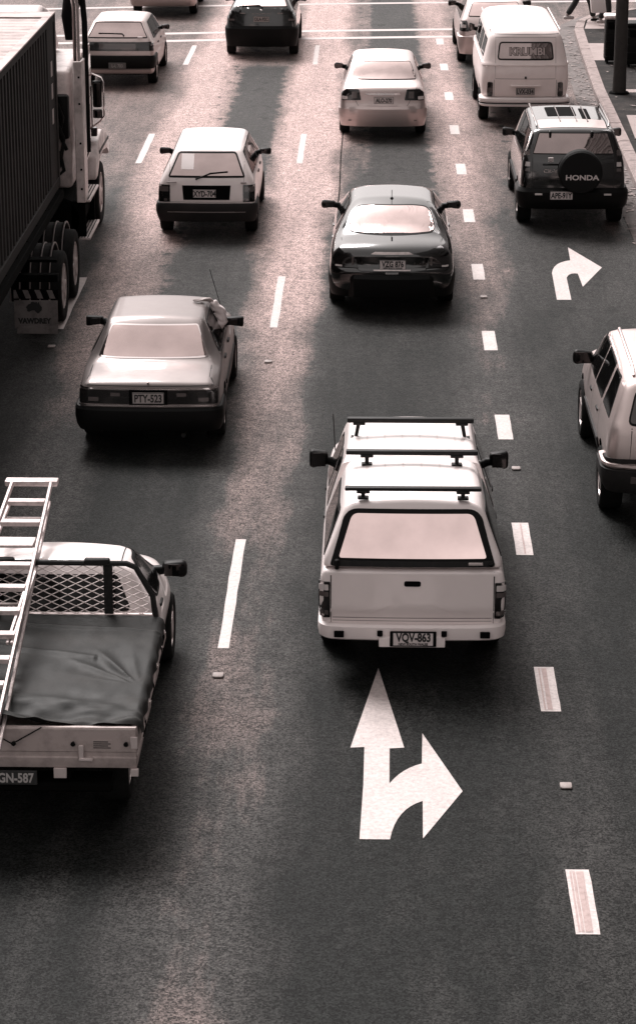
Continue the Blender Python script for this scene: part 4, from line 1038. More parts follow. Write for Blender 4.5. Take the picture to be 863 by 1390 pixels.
# ---- 9 silver car at the top left edge
t = thing('sedan', 'silver car past the crossing lines at the top left, only its tail in the picture', 'car', (-5.55, 65.2, 0))
rows = [(0, .32, .76, .82, .57, .79, .82, .72, .93, .02), (.25, .28, .79, .84, .57, .81, .86, .72, .97, .02), (.66, .26, .80, .845, .57, .81, .88, .70, .98, .025), (1.15, .22, .80, .845, .57, .80, .90, .565, 1.33, .03), (2.15, .22, .80, .845, .57, .79, .90, .555, 1.37, .03), (2.45, .22, .80, .845, .57, .79, .90, .57, 1.30, .03),
        (3.05, .22, .80, .84, .57, .78, .88, .66, .95, .03), (3.9, .24, .78, .81, .5, .74, .74, .62, .80, .03), (4.3, .28, .72, .76, .5, .70, .64, .58, .68, .02)]
c = Car(t, rows, 4.3, yr=[(.3, .04), (.5, .0), (.95, .04)], Lr=.8, bow=.06, rc=.08, paint=M_['silver'], wheels=(.95, 3.4), R_=.31, fr=(.07, .2, .05, .05))
c.window('rear_window', [(-.64, 1.0), (.64, 1.0), (.52, 1.31), (-.52, 1.31)], 'r', 'glassb', .015, .04); c.windows([(1.15, .96), (2.78, .96), (2.36, 1.30), (1.32, 1.30)])
c.lights([(.40, .68), (.79, .68), (.79, .86), (.40, .86)], [(box2(.6, .75, .7, .76), 'lensmid')]); c.bumper([(-.08, .30), (.0, .30), (.03, .36), (.05, .46), (.05, .54), (.02, .60), (-.08, .61)], 'silver', .6, .16, .02, bow=.06)
c.plate('TDK 461', 0, .74) if False else None
c.wheels((.95, 3.4), .31); c.mirrors(2.5, .95, xb=.80)

# ---- 10 white camper van
t = thing('camper_van', 'white vintage bus van with lettered rear window and wraparound bumper near the kerb', 'van', (3.01, 49.35, 0), R(.6))
rows = [(0, .48, .80, .86, .85, .845, 1.22, .69, 1.84, .05), (.3, .42, .83, .88, .85, .855, 1.22, .70, 1.86, .05), (1, .40, .83, .885, .85, .855, 1.22, .70, 1.88, .06), (3.6, .40, .83, .885, .85, .855, 1.22, .69, 1.88, .06),
        (4.2, .42, .80, .86, .85, .82, 1.2, .62, 1.78, .05), (4.4, .48, .74, .8, .85, .76, 1.15, .56, 1.66, .03)]
c = Car(t, rows, 4.4, yr=[(.45, .12), (.7, .02), (1.0, .0), (1.2, .03), (1.28, .07), (1.75, .22), (1.95, .34)], Lr=1.6, bow=.08, rc=.20, paint=M_['cream'], wheels=(.95, 3.35), R_=.32, fr=(.12, .2, .06, .14))
w_ = c.window('rear_window', [(-.475, 1.31), (.60, 1.31), (.555, 1.67), (-.43, 1.67)] if False else [(-.565, 1.31), (.565, 1.31), (.525, 1.66), (-.525, 1.66)], 'r', 'glassn', .028, .07, 'rubber', .006)
M_['sign'] = mat('window_lettering', (.46, .39, .38), .9, spec=.05); M_['signedge'] = mat('lettering_outline', (.03, .028, .027), .9, spec=.05)
bm = bmesh.new()
for bold_, off_, mi_ in ((.015, .013, 1), (.005, .016, 0)):
    tb = bmesh.new(); text_bm(tb, 'KRUMBI', Matrix.Identity(4), .20, .0, 0, 1.0, bold_)
    bmesh.ops.subdivide_edges(tb, edges=[e for e in tb.edges if e.calc_length() > .05], cuts=1)
    mp = {}
    for v in tb.verts:
        x, z = v.co.x + .03, v.co.y + 1.475; h = c.bvh.ray_cast(Vector((x, -3, z)), Vector((0, 1, 0))); mp[v] = bm.verts.new(h[0] + h[1] * off_)
    for f in tb.faces:
        try: bm.faces.new([mp[v] for v in f.verts]).material_index = mi_
        except ValueError: pass
    tb.free()
raw(bm, 'window_lettering', [M_['sign'], M_['signedge']], w_, 0)
for a in 'RL':
    for y0, y1 in ((.45, 1.30), (1.45, 2.30), (2.45, 3.25)): c.window('window', [(y0, 1.33), (y1, 1.33), (y1 - .03, 1.68), (y0 + .03, 1.68)], a, 'glassd', .03, .05, 'rubber', .005)
    c.window('window', [(3.38, 1.33), (4.0, 1.33), (3.85, 1.66), (3.38, 1.68)], a, 'glassd', .03, .05, 'rubber', .005)
    c.stick('belt_moulding', box2(.0, 4.1, 1.205, 1.24), a, M_['cream'], .018)
    c.line([(3.3, .5), (3.3, 1.7)], a); c.line([(2.4, .5), (2.4, 1.7)], a)
c.stick('belt_moulding', box2(-.84, .84, 1.205, 1.24), 'r', M_['cream'], .020)
c.line([(-.66, 1.80), (.66, 1.80)], 'r', .012, 'gap_and_highlight', .002); c.line([(-.60, 1.195), (-.60, .95), (.60, .95), (.60, 1.195)], 'r', .009, 'gap_and_highlight')
c.line([(-.62, .93), (-.62, .55)], 'r', .009, 'gap_and_highlight', sym=True); c.line([(-.60, 1.25), (-.60, 1.74), (.60, 1.74), (.60, 1.25)], 'r', .008, 'gap_and_highlight')
c.lights([(.645, .60), (.745, .60), (.745, .88), (.645, .88)], [(box2(.66, .73, .70, .77), 'lensmid')], r=.03, off=.02)
c.plate('LVX-034', 0, .70, pm='platemid'); bm = bmesh.new(); bx(bm, (-.30, -.05, .80), (.30, .05, .83), .012, 2); finish(bm, 'plate_light', M_['cream'], t)
bm = bmesh.new(); bx(bm, (-.02, -.04, .955), (.02, .03, 1.0), .01, 2); finish(bm, 'hatch_latch', M_['plastic'], t)
c.bumper([(-.06, .40), (.03, .40), (.045, .43), (.02, .46), (.045, .50), (.045, .55), (.02, .575), (-.06, .575)], 'white', .5, .18, .01, bow=.06)
c.bumper([(.046, .455), (.056, .455), (.056, .475), (.046, .475)], 'plastic',   .5, .18, .01, bow=.06, name='bumper_strip')
c.mirrors(3.95, 1.35, sz=(.12, .06, .18), xb=.83, stalk=.06); c.wheels((.95, 3.35), .32); c.exhaust((-.30, .3), .30)
bm = bmesh.new(); tube(bm, [(-.70, .5, 1.86), (-.70, 3.7, 1.88)], .014, 6); tube(bm, [(.70, .5, 1.86), (.70, 3.7, 1.88)], .014, 6); pieces(bm, 'rain_gutter', M_['cream'], t)

# ---- 11 silver car ahead of the van
t = thing('hatchback', 'silver car in front of the white van, its dark tail light and left side showing', 'car', (2.78, 57.2, 0), R(.5))
rows = [(0, .28, .76, .82, .60, .80, .92, .62, 1.40, .03), (.3, .26, .80, .845, .60, .82, .94, .62, 1.42, .03), (.9, .24, .80, .85, .60, .82, .94, .60, 1.46, .04), (2.5, .24, .80, .85, .60, .82, .94, .58, 1.44, .04),
        (2.9, .24, .80, .85, .60, .81, .94, .6, 1.32, .03), (3.5, .24, .78, .84, .60, .78, .9, .66, 1.0, .03), (4.2, .25, .74, .78, .5, .72, .74, .6, .80, .03), (4.5, .30, .68, .72, .5, .66, .62, .56, .66, .02)]
c = Car(t, rows, 4.5, yr=[(.3, .04), (.6, .0), (.95, .04), (1.05, .12), (1.42, .50)], Lr=1.9, bow=.09, rc=.12, paint=M_['silver2'], wheels=(.85, 3.6), R_=.31, fr=(.08, .2, .06, .07))
c.window('rear_window', [(-.64, 1.10), (.64, 1.10), (.52, 1.40), (-.52, 1.40)], 'r', 'glassb', .015, .05); c.windows([(.7, 1.0), (3.1, .99), (2.75, 1.36), (.95, 1.38)])
for a in 'RL': c.line([(1.85, .4), (1.85, .95)], a); c.line([(2.9, .4), (2.9, .95)], a)
c.lights([(.60, .78), (.81, .78), (.81, 1.0), (.66, 1.02)], [(box2(.68, .79, .86, .93), 'lenspale')], r=.03)
c.bumper([(-.10, .26), (-.01, .26), (.015, .36), (.035, .52), (.04, .66), (.0, .70), (-.10, .71)], 'silver2', .75, .2, .012, bow=.09); c.wheels((.85, 3.6), .31)
c.mirrors(2.95, 1.0, xb=.80)

# ---- 12 black compact SUV with spare wheel
t = thing('suv', 'black compact SUV with a spare wheel cover on its tailgate and plate APE-91Y', 'SUV', (3.24, 39.75, 0))
rows = [(0, .42, .80, .85, .70, .82, 1.12, .64, 1.60, .02), (.3, .38, .82, .865, .70, .83, 1.12, .645, 1.62, .03), (1, .36, .82, .87, .70, .83, 1.10, .64, 1.64, .03), (2.3, .36, .82, .87, .70, .83, 1.08, .63, 1.63, .03),
        (2.7, .36, .82, .87, .70, .83, 1.06, .65, 1.54, .03), (3.3, .36, .82, .86, .70, .80, 1.0, .70, 1.08, .03), (4.0, .38, .78, .82, .6, .76, .86, .66, .92, .03), (4.3, .42, .72, .76, .6, .7, .74, .6, .78, .02)]
c = Car(t, rows, 4.3, yr=[(.4, .03), (.7, .0), (1.12, .04), (1.24, .08), (1.58, .26), (1.66, .32)], Lr=1.6, bow=.05, rc=.09, paint=M_['charcoal'], wheels=(.78, 3.4), R_=.34, fr=(.08, .2, .05, .08))
f_ = c.window('rear_window', [(-.665, 1.24), (.665, 1.24), (.56, 1.565), (-.56, 1.565)], 'r', 'glassn', .014, .03, 'rubber', .005)
for a in 'RL':
    c.windows([(.36, 1.20), (1.05, 1.18), (1.05, 1.55), (.50, 1.56)], sides=a); c.windows([(1.10, 1.17), (1.95, 1.14), (1.95, 1.56), (1.10, 1.56)], sides=a); c.windows([(2.0, 1.14), (2.98, 1.10), (2.62, 1.55), (2.0, 1.56)], sides=a)
    c.line([(1.97, .45), (1.97, 1.10)], a, .008, 'gap_and_highlight', .001); c.line([(1.08, .75), (1.08, 1.13)], a, .008, 'gap_and_highlight', .001)
    c.stick('side_cladding', rnd(box2(1.15, 2.95, .42, .62), .03), a, M_['dplastic'], .02)
c.line([(-.66, 1.22), (-.66, .70), (.66, .70), (.66, 1.22)], 'r', .01, 'gap')
for sg in (1, -1):
    q = [(sg * .69, .93), (sg * .80, .93), (sg * .79, 1.22), (sg * .70, 1.36), (sg * .64, 1.40), (sg * .655, 1.2)]
    o = c.stick('tail_light', rnd(q if sg > 0 else q[::-1], .015), 'r', M_['lens'], .012)
    for z0, z1, mm in ((1.05, 1.12, 'lenspale'), (1.22, 1.30, 'lensmid'), (.97, 1.02, 'lensmid')):
        q = [(sg * .70, z0), (sg * .775, z0), (sg * .765, z1), (sg * .70, z1)]
        c.stick('lens', q if sg > 0 else q[::-1], 'r', M_[mm], .017, o)
c.bumper([(-.10, .36), (.0, .36), (.04, .42), (.06, .52), (.06, .64), (.02, .70), (-.10, .71)], 'plastic', .62, .16, .02)
bm = bmesh.new()
for x in (-.56, .56): bx(bm, (x - .06, -.088, .60), (x + .06, -.07, .63), .004, 1)
pieces(bm, 'reflector', M_['lenspale'], t)
c.plate('APE-91Y', -.19, .60, y=-.105, pm='plate', ht=.14)
bm = bmesh.new(); lathe(bm, [(0, 0), (0, .33), (.03, .355), (.19, .355), (.225, .33), (.235, .25), (.232, .0)], 40, 0, Matrix.Translation((.10, -.01, 1.0)) @ Matrix.Rotation(R(-90), 4, 'Z'))
o = finish(bm, 'spare_wheel_cover', M_['rubber'], t, 30)
bm = bmesh.new(); text_bm(bm, 'HONDA', rear_M(.13, -.2475, .925), .115, .002, 0, 1.25, .003); finish(bm, 'cover_lettering', M_['plate'], o, 0)
bm = bmesh.new(); bx(bm, (-.41, -.01, 1.13), (-.33, .05, 1.20), .004, 1); text_bm(bm, 'D', rear_M(-.37, -.0115, 1.165), .075, .001, 1, 1); finish(bm, 'tailgate_sticker', [M_['plate'], M_['ink']], t, 0)
bm = bmesh.new(); bx(bm, (-.50, -.02, 1.075), (-.24, .03, 1.10), .008, 1); finish(bm, 'tailgate_handle', M_['plastic'], t)
bm = bmesh.new(); text_bm(bm, 'CR-V', rear_M(-.37, -.005, .985), .085, .002, 0, 1.2, .002); finish(bm, 'tailgate_badge', M_['chrome'], t, 0)
# sunroof and roof panels
c.stick('sunroof', rnd(box2(-.36, .12, 1.25, 2.15), .05), 'T', M_['under'], .006)
c.stick('sunroof', rnd(box2(.20, .34, 1.0, 2.0), .03), 'T', M_['under'], .006)
bm = bmesh.new()
for sx in (-1, 1):
    tube(bm, [(sx * .585, .45, 1.635), (sx * .60, .55, 1.69), (sx * .60, 2.3, 1.69), (sx * .585, 2.42, 1.63)], .016, 8)
for x in (-.15, .12, .30): tube(bm, [(x - .03, .75, 1.665), (x - .03, 2.25, 1.665)], .012, 6)
finish(bm, 'roof_rack', M_['grey'], t)
c.stick('roof_panel', rnd(box2(-.55, .55, .38, .95), .05), 'T', M_['silver'], .005)
bm = bmesh.new()
for x in (-.38, .30): bx(bm, (x - .02, .17, 1.52), (x + .02, .30, 1.60), .01, 2)
pieces(bm, 'window_hinge', M_['plastic'], t)
c.mirrors(2.78, 1.06, sz=(.20, .11, .15), xb=.83, stalk=.05); c.wheels((.78, 3.4), .34, .22)

# ---- 13 silver SUV, right edge
t = thing('suv', 'pale silver SUV with dark lower cladding, cut off by the right edge', 'SUV', (3.37, 24.95, 0))
rows = [(0, .50, .80, .87, .75, .84, 1.08, .66, 1.56, .03), (.3, .45, .82, .89, .75, .85, 1.08, .66, 1.54, .03), (1, .42, .82, .885, .75, .85, 1.06, .65, 1.585, .03), (2.3, .42, .82, .885, .75, .85, 1.04, .64, 1.585, .03),
        (2.75, .42, .82, .885, .75, .84, 1.03, .66, 1.49, .03), (3.45, .42, .82, .88, .72, .80, .98, .70, 1.07, .04), (4.1, .42, .78, .84, .65, .76, .86, .66, .92, .03), (4.4, .48, .72, .78, .6, .7, .74, .6, .78, .02)]
c = Car(t, rows, 4.4, yr=[(.5, .03), (.72, .0), (1.08, .05), (1.16, .10), (1.58, .38), (1.68, .45)], Lr=1.6, bow=.07, rc=.11, paint=M_['silver'], wheels=(.82, 3.45), R_=.35, fr=(.10, .2, .09, .09))
c.window('rear_window', [(-.67, 1.14), (.67, 1.14), (.57, 1.49), (-.57, 1.49)], 'r', 'glassd', .02, .08, 'rubber', .005)
for a in 'RL':
    c.windows([(.46, 1.12), (1.18, 1.10), (1.18, 1.49), (.78, 1.50)], sides=a); c.windows([(1.32, 1.09), (2.05, 1.08), (2.05, 1.50), (1.32, 1.50)], sides=a); c.windows([(2.12, 1.08), (3.10, 1.06), (2.70, 1.49), (2.12, 1.50)], sides=a)
    c.line([(2.08, .5), (2.08, 1.04)], a); c.line([(1.27, 1.05), (1.25, .8), (1.34, .6)], a); c.line([(3.12, .5), (3.12, 1.0)], a)
    c.stick('side_cladding', rnd([(.0, .50), (.40, .50), (.40, .66), (.35, .78), (.0, .80)], .03), a, M_['dplastic'], .022); c.stick('side_cladding', rnd([(1.25, .46), (3.0, .46), (3.0, .64), (1.30, .66)], .03), a, M_['dplastic'], .022)
c.line([(-.62, 1.12), (-.64, .74), (.64, .74), (.62, 1.12)], 'r', .011, 'gap')
c.bumper([(-.10, .42), (.0, .42), (.045, .50), (.06, .60), (.06, .68), (.0, .72), (-.10, .73)], 'dplastic', .62, .18, .02, bow=.07)
c.bumper([(.0, .715), (.045, .70), (.055, .72), (.05, .745), (.0, .755)], 'silver', .5, .18, .02, bow=.07, name='bumper_cap')
o = c.stick('rear_lamp', rnd(box2(-.62, -.38, .57, .64), .01), 'r', M_['lensmid'], .10)
c.lights([(.70, .86), (.85, .86), (.82, 1.14), (.73, 1.14)], [], r=.02) if False else None
c.mirrors(2.92, 1.05, sz=(.24, .12, .18), xb=.80, stalk=.055, rr=.06); c.wheels((.82, 3.45), .35, .23); c.handles([(1.5, .93), (2.3, .93)], 'plastic', (1, -1))
bm = bmesh.new()
for sx in (-1, 1): tube(bm, [(sx * .57, .6, 1.56), (sx * .575, .75, 1.63), (sx * .57, 2.3, 1.635), (sx * .56, 2.45, 1.58)], .018, 8)
pieces(bm, 'roof_rail', M_['silver2'], t)

# ---- 2 tray ute with ladder, lower left
t = thing('flatbed_ute', 'white single cab ute with alloy tray, mesh headboard and plate ending 587', 'ute', (-2.75, 17.47, 0))
rows = [(2.52, .45, .80, .83, .75, .82, .98, .66, 1.30, .02), (2.60, .42, .81, .87, .75, .86, .98, .66, 1.36, .04), (2.9, .40, .86, .925, .75, .89, .99, .64, 1.385, .05), (3.20, .40, .86, .925, .75, .89, .98, .64, 1.36, .045), (3.45, .40, .86, .925, .75, .86, .97, .68, 1.22, .04),
        (3.85, .40, .86, .925, .70, .85, .92, .74, .97, .03), (4.35, .40, .80, .84, .65, .78, .82, .68, .87, .03), (4.75, .45, .74, .78, .6, .72, .72, .6, .76, .02)]
rows = [(r[0] - 2.52,) + r[1:] for r in rows]
sub = bpy.data.objects.new('cab_tmp', None)
c = Car(t, rows, 2.23, yr=[(.4, .0), (.9, .02), (1.0, .05), (1.45, .16)], Lr=.8, bow=.04, rc=.09, paint=M_['white'], wheels=(1.45,), R_=.32, fr=(.08, .2, .08, .12))
# cab built from y=0, slide it forward: keep local geometry, offset the helper
OFF = 2.40
fr = c.window('rear_window', [(-.68, 1.00), (.68, 1.00), (.56, 1.31), (-.56, 1.31)], 'r', 'glassk', .014, .06, 'rubber', .004)
for a in 'RL':
    w_ = c.window('window', [(.34, 1.01), (1.42, 1.01), (1.06, 1.33), (.40, 1.35)], a, 'glassk', .02, .10, 'rubber', .005)
    c.line([(.28, .55), (.28, 1.0), (.36, 1.34)], a); c.line([(1.42, .55), (1.42, 1.0)], a)
c.line([(-.5, .12), (-.58, .30), (-.58, .8)], 'T', .01, 'gap', .002, sym=True)
c.mirrors(1.05, .97, sz=(.23, .13, .16), xb=.86, stalk=.06, rr=.05)
c.wheels((1.45,), .32, .2); c.handles([(.48, .93)], sides=(1, -1))
for o in [x for x in bpy.data.objects if x.parent == t]:
    o.location.y += OFF
bpy.data.objects.remove(sub)
# seat and steering wheel glimpsed through the open window, chassis and tray
bm = bmesh.new()
for sx in (-1, 1): bx(bm, (sx * .38 - .04, .15, .48), (sx * .38 + .04, 2.9, .62), .01, 1)
for y in (.4, 1.2, 2.0): bx(bm, (-.8, y, .62), (.8, y + .06, .68), 0)
pieces(bm, 'chassis', M_['under'], t)
for wy in (.98,):
    for sx in (1, -1): wheel(.33, .2, 'alloy', 6, t, (sx * .80, wy - .1, .33), sx)
TW = .945
bm = bmesh.new(); bx(bm, (-TW + .01, .03, .70), (TW - .01, 2.30, .745), .005, 1); finish(bm, 'tray_floor', M_['alu'], t)
def drop(name, pts_lo, pts_hi, along, m='alu'):
    bm = bmesh.new()
    if along == 'x':
        y0, y1 = pts_lo; prof = [(y0, .66), (y0 - .012, .70), (y0 - .012, .745), (y0, .755), (y0, .79), (y0 - .01, .80), (y0 - .01, .985), (y0 - .002, 1.0), (y1, 1.0), (y1, .66)]
        a = [bm.verts.new((-TW, p[0], p[1])) for p in prof]; b = [bm.verts.new((TW, p[0], p[1])) for p in prof]
    else:
        x0, x1 = pts_lo; prof = [(x0, .66), (x0 + .012, .70), (x0 + .012, .745), (x0, .755), (x0, .79), (x0 + .01, .80), (x0 + .01, .985), (x0, 1.0), (x1, 1.0), (x1, .66)]
        s_ = 1 if x0 > 0 else -1
        if s_ < 0: prof = [(x0 - (p[0] - x0), p[1]) if p[0] != x1 else p for p in prof]
        a = [bm.verts.new((p[0], .035, p[1])) for p in prof]; b = [bm.verts.new((p[0], 2.30, p[1])) for p in prof]
    n = len(prof); bm.faces.new(a[::-1]); bm.faces.new(b)
    for k in range(n): bm.faces.new((a[k], a[(k + 1) % n], b[(k + 1) % n], b[k]))
    return finish(bm, name, M_[m], t, 20)
M_['tray'] = mat('tray_alloy', (.40, .335, .32), .5, .25, dirt=.65, dcol=(.12, .10, .095), dscale=5, bump=.1)
drop('tailboard', (.0, .03), None, 'x', 'tray'); drop('tray_side', (TW, TW - .03), None, 'y', 'tray'); drop('tray_side', (-TW, -TW + .03), None, 'y', 'tray')
bm = bmesh.new()
for x in (-.56, .52): bx(bm, (x - .02, -.035, .74), (x + .02, -.013, .86), .004, 1); bx(bm, (x - .02, -.045, .73), (x + .09, -.014, .755), .005, 1)
for x in (-.93, .93): bx(bm, (x - .03, -.03, .60), (x + .03, .0, .66), .003, 1); bx(bm, (x - .028, -.02, .83), (x + .028, -.0115, .93), .003, 1)
for x in (-.35, .35): bx(bm, (x - .05, -.02, .575), (x + .05, .0, .659), .003, 1)
pieces(bm, 'tray_latch', M_['alu'], t)
bm = bmesh.new()
for x in (-.88, -.41, .0, .46, .87):
    tube(bm, [(x, -.012, .875), (x, -.045, .875)], [.012, .02], 8)
pieces(bm, 'rope_hook', M_['plastic'], t)
bm = bmesh.new(); tube(bm, [(-.26, -.02, 1.01), (-.01, -.045, .875), (.22, -.03, 1.01)], .006, 6); finish(bm, 'tie_rope', M_['plastic'], t)
bm = bmesh.new(); bx(bm, (.60, -.0145, .82), (.76, -.011, .90), 0, 1, 0)
for k in range(4): bx(bm, (.615, -.016, .83 + k * .017), (.75 - .02 * (k % 2), -.0145, .838 + k * .017), 0, 1, 1)
finish(bm, 'data_plate', [M_['tray'], M_['ink']], t, 0)
bm = bmesh.new(); bx(bm, (-.21, .012, .50), (.165, .03, .62), .004, 1); text_bm(bm, 'BGN-587', rear_M(-.023, .0105, .56), .11, .0015, 1, .76, .003); finish(bm, 'number_plate', [M_['platedark'], M_['inkpale']], t, 0)
bm = bmesh.new(); bx(bm, (-.75, .05, .42), (.75, .30, .50), .02, 1); finish(bm, 'under_rail', M_['under'], t)
# tarpaulin: folded and creased sheet
M_['tarp'] = mat('black_tarpaulin', (.009, .0095, .009), .48, spec=.16, dirt=.6, dcol=(.035, .032, .03), dscale=2.5, bump=.15, bscale=30)
def tarp_z(x, y):
    z = 1.022 + .015 * math.cos(x * 1.5)
    z += .014 * noise.noise(Vector((x * 2.2, y * 2.2, 1))) + .005 * noise.noise(Vector((x * 9, y * 6, 4)))
    # fan of creases towards the right edge clip
    cx, cy = .91, .75
    dx, dy = x - cx, y - cy; r_ = math.hypot(dx, dy); a = math.atan2(dy, -dx)
    if .02 < r_ < 1.1 and .15 < a < 1.75: z += .034 * (1 - 1.4 * abs(math.sin(a * 9)))  * math.sin(min(1, r_ / .9) * math.pi) * math.exp(-((a - .95) / .4) ** 2)
    # rolls near the tail
    e = max(0, 1 - y / .62)
    z += .075 * e * math.sin(13 * (y + .32 * x) + 1.2 + 1.2 * noise.noise(Vector((x * 2, y * 3, 5)))) * (1 if x < .35 else max(0, 1 - (x - .35) / .3))
    z += .05 * e * noise.noise(Vector((x * 5, y * 9, 2)))
    z += .018 * math.exp(-((y - 2.02 + .10 * x) / .03) ** 2) + .020 * math.exp(-((y - 1.45 + .25 * x) / .05) ** 2) * (x < .5)
    return z
bm = bmesh.new(); NX, NY = 110, 140; G = []
for j in range(NY + 1):
    row = []
    for i in range(NX + 1):
        u = i / NX; x = -.958 + 1.916 * u; y = .035 + 2.25 * j / NY
        z = tarp_z(x, y)
        edge = min(u, 1 - u) * 1.916
        wave = .02 * math.sin(y * 14) + .02 * noise.noise(Vector((y * 4, 0, 3)))
        if edge < .02: z -= (.02 - edge) * 1.2; x += (1 if u > .5 else -1) * (.012 + wave * .3) * (1 - edge / .02)
        if y < .07: z -= (.07 - y) * .5
        row.append(bm.verts.new((x, y, max(z, .93 if y < .04 else 1.004 if abs(x) > .9 and edge > .02 else .97))))
    G.append(row)
for j in range(NY):
    for i in range(NX): bm.faces.new((G[j][i], G[j][i + 1], G[j + 1][i + 1], G[j + 1][i]))
for row in ([G[j][NX] for j in range(NY + 1)], [G[j][0] for j in range(NY + 1)]):      # hanging hem
    s_ = 1 if row[0].co.x > 0 else -1; prev = row
    for k in range(1, 4):
        cur = [bm.verts.new((v.co.x + s_ * (.004 * k + .006 * math.sin(v.co.y * 22 + k)), v.co.y, v.co.z - .03 * k - .010 * math.sin(v.co.y * 9))) for v in row]
        for a in range(NY): bm.faces.new((prev[a], prev[a + 1], cur[a + 1], cur[a]))
        prev = cur
tp = finish(bm, 'tarpaulin', M_['tarp'], None, 60); tp.location = (-2.75, 17.47, 0); tag(tp, 'creased black tarpaulin stretched over the tray of the white ute', 'tarpaulin')
# ties and eyelets along the right hem
for k_, y in enumerate((.25, .62, .98, 1.36, 1.75, 2.1)):
    bm = bmesh.new(); lathe(bm, [(-.003, .008), (.002, .017), (-.003, .022)], 12, 0, Matrix.Translation((.995, y, .955)))
    tube(bm, [(.998, y, .955), (1.0, y + .02, .90), (.975, y + .03, .80)], .006, 6, 0)
    o = finish(bm, 'eyelet_tie', M_['alu' if k_ % 2 else 'plastic'], tp)
# headboard with expanded mesh
bm = bmesh.new(); HY = 2.32; HW = .90
bx(bm, (-HW, HY - .02, .985), (HW, HY + .03, 1.035), .01, 1)                         # bottom rail
finish(bm, 'headboard_rail', M_['alu'], t)
bm = bmesh.new()
tube(bm, [(-HW, HY, 1.0), (-HW + .02, HY, 1.2), (-HW + .16, HY, 1.46), (-HW + .24, HY, 1.495), (0, HY, 1.50), (HW - .24, HY, 1.495), (HW - .16, HY, 1.46), (HW - .02, HY, 1.2), (HW, HY, 1.0)], .026, 8)
finish(bm, 'headboard_hoop', M_['rack'], t)
bm = bmesh.new()
for x in (.50, -.50): bx(bm, (x - .04, HY - .012, 1.036), (x + .04, HY + .012, 1.48), .006, 1)
bx(bm, (.30, HY - .035, 1.485), (.52, HY + .035, 1.54), .012, 1); bx(bm, (-.52, HY - .035, 1.485), (-.30, HY + .035, 1.54), .012, 1)
pieces(bm, 'headboard_post', M_['rack'], t)
bm = bmesh.new(); px, pz = .14, .068
def hw_at(z): return HW - .02 - (0 if z < 1.2 else (z - 1.2) * .62)
k = 0; z = 1.035
while z < 1.475:
    x = -HW + (px / 2 if k % 2 else 0)
    while x < HW:
        for sx in (-1, 1):
            a = (x, HY - .004, z); b = (x + sx * px / 2, HY - .004, z + pz / 2)
            if abs(a[0]) < hw_at(z) and abs(b[0]) < hw_at(b[2]): bar(bm, a, b, .006, .009, 0, (0, 1, 0))
        x += px
    z += pz / 2; k += 1
finish(bm, 'headboard_mesh', M_['alu'], t, 0)
# ---- ladder
M_['ladder'] = mat('scuffed_aluminium', (.52, .45, .44), .42, .45, dirt=.8, dcol=(.2, .17, .165), dscale=14, bump=.1)
lt = thing('stepladder', 'folded aluminium stepladder lying over the ute headboard and tray at the left edge', 'ladder', (-3.09, 18.6, 0))
def LP(s, Y):  # s lateral, Y world
    return Vector((s + .03 * 0, Y - 18.6, 1.56 + .195 * (Y - 19.8)))
y0, y1 = 17.15, 21.02
def rail_x(side, Y): f = (Y - y0) / (y1 - y0); return (.175 * side + (.0 if side > 0 else -.0)) * (1 + .62 * (1 - f)) + .035 + (.02 * (1 - f) - (.02 if side > 0 else 0) * 0) - (.10 * (1 - f) if side > 0 else .1 * (1 - f))
bm = bmesh.new()
for s_ in (-1, 1): bar(bm, LP(rail_x(s_, y0), y0), LP(rail_x(s_, y1), y1), .026, .055)
pieces(bm, 'front_rail', M_['ladder'], lt)
bm = bmesh.new()
for s_ in (-1, 1): bar(bm, LP(rail_x(s_, y0) + s_ * .03, y0) - Vector((0, 0, .10)), LP(rail_x(s_, y1) - s_ * .0, y1 - .15) - Vector((0, 0, .09)), .028, .03)
for Y in (20.6, 20.2, 19.2, 18.4): bar(bm, LP(rail_x(-1, Y), Y) - Vector((0, 0, .10)), LP(rail_x(1, Y), Y) - Vector((0, 0, .10)), .03, .02)
finish(bm, 'rear_frame', M_['ladder'], lt)
Y = 20.72; i = 0
while Y > 17.3:
    bm = bmesh.new(); a = LP(rail_x(-1, Y) + .02, Y); b = LP(rail_x(1, Y) - .02, Y)
    M = Matrix.Translation((a + b) / 2); w2 = (b - a).length / 2
    bx(bm, (-w2, -.045, -.012), (w2, .045, .008), .003, 1, 0, M); bx(bm, (-w2, -.050, -.030), (w2, -.0455, .007), .002, 1, 0, M)
    for s_ in (-1, 1): bar(bm, (a + b) / 2 + Vector((s_ * (w2 - .002), -.03, 0)) * 1.0, (a + b) / 2 + Vector((s_ * (w2 - .08), -.012, -.03)), .012, .01)
    finish(bm, 'step', M_['ladder'], lt); Y -= .355
bm = bmesh.new(); a = LP(rail_x(-1, 19.95) + .02, 19.95); b = LP(rail_x(1, 19.95) - .02, 19.95); bx(bm, (a.x, a.y - .11, a.z + .02), (b.x, a.y + .11, a.z + .045), .006, 1); finish(bm, 'platform', M_['ladder'], lt)
bm = bmesh.new(); p = LP(.035, y1); bx(bm, (p.x - .24, p.y - .02, p.z - .02), (p.x + .235, p.y + .10, p.z + .03), .01, 2); finish(bm, 'top_cap', M_['ladder'], lt)
bm = bmesh.new()
for dx in (0, .035): bar(bm, Vector((.215 + dx, .95, 1.50)), Vector((.155 + dx, -.10, 1.27)), .025, .03)
pieces(bm, 'spreader_bar', M_['ladder'], lt)

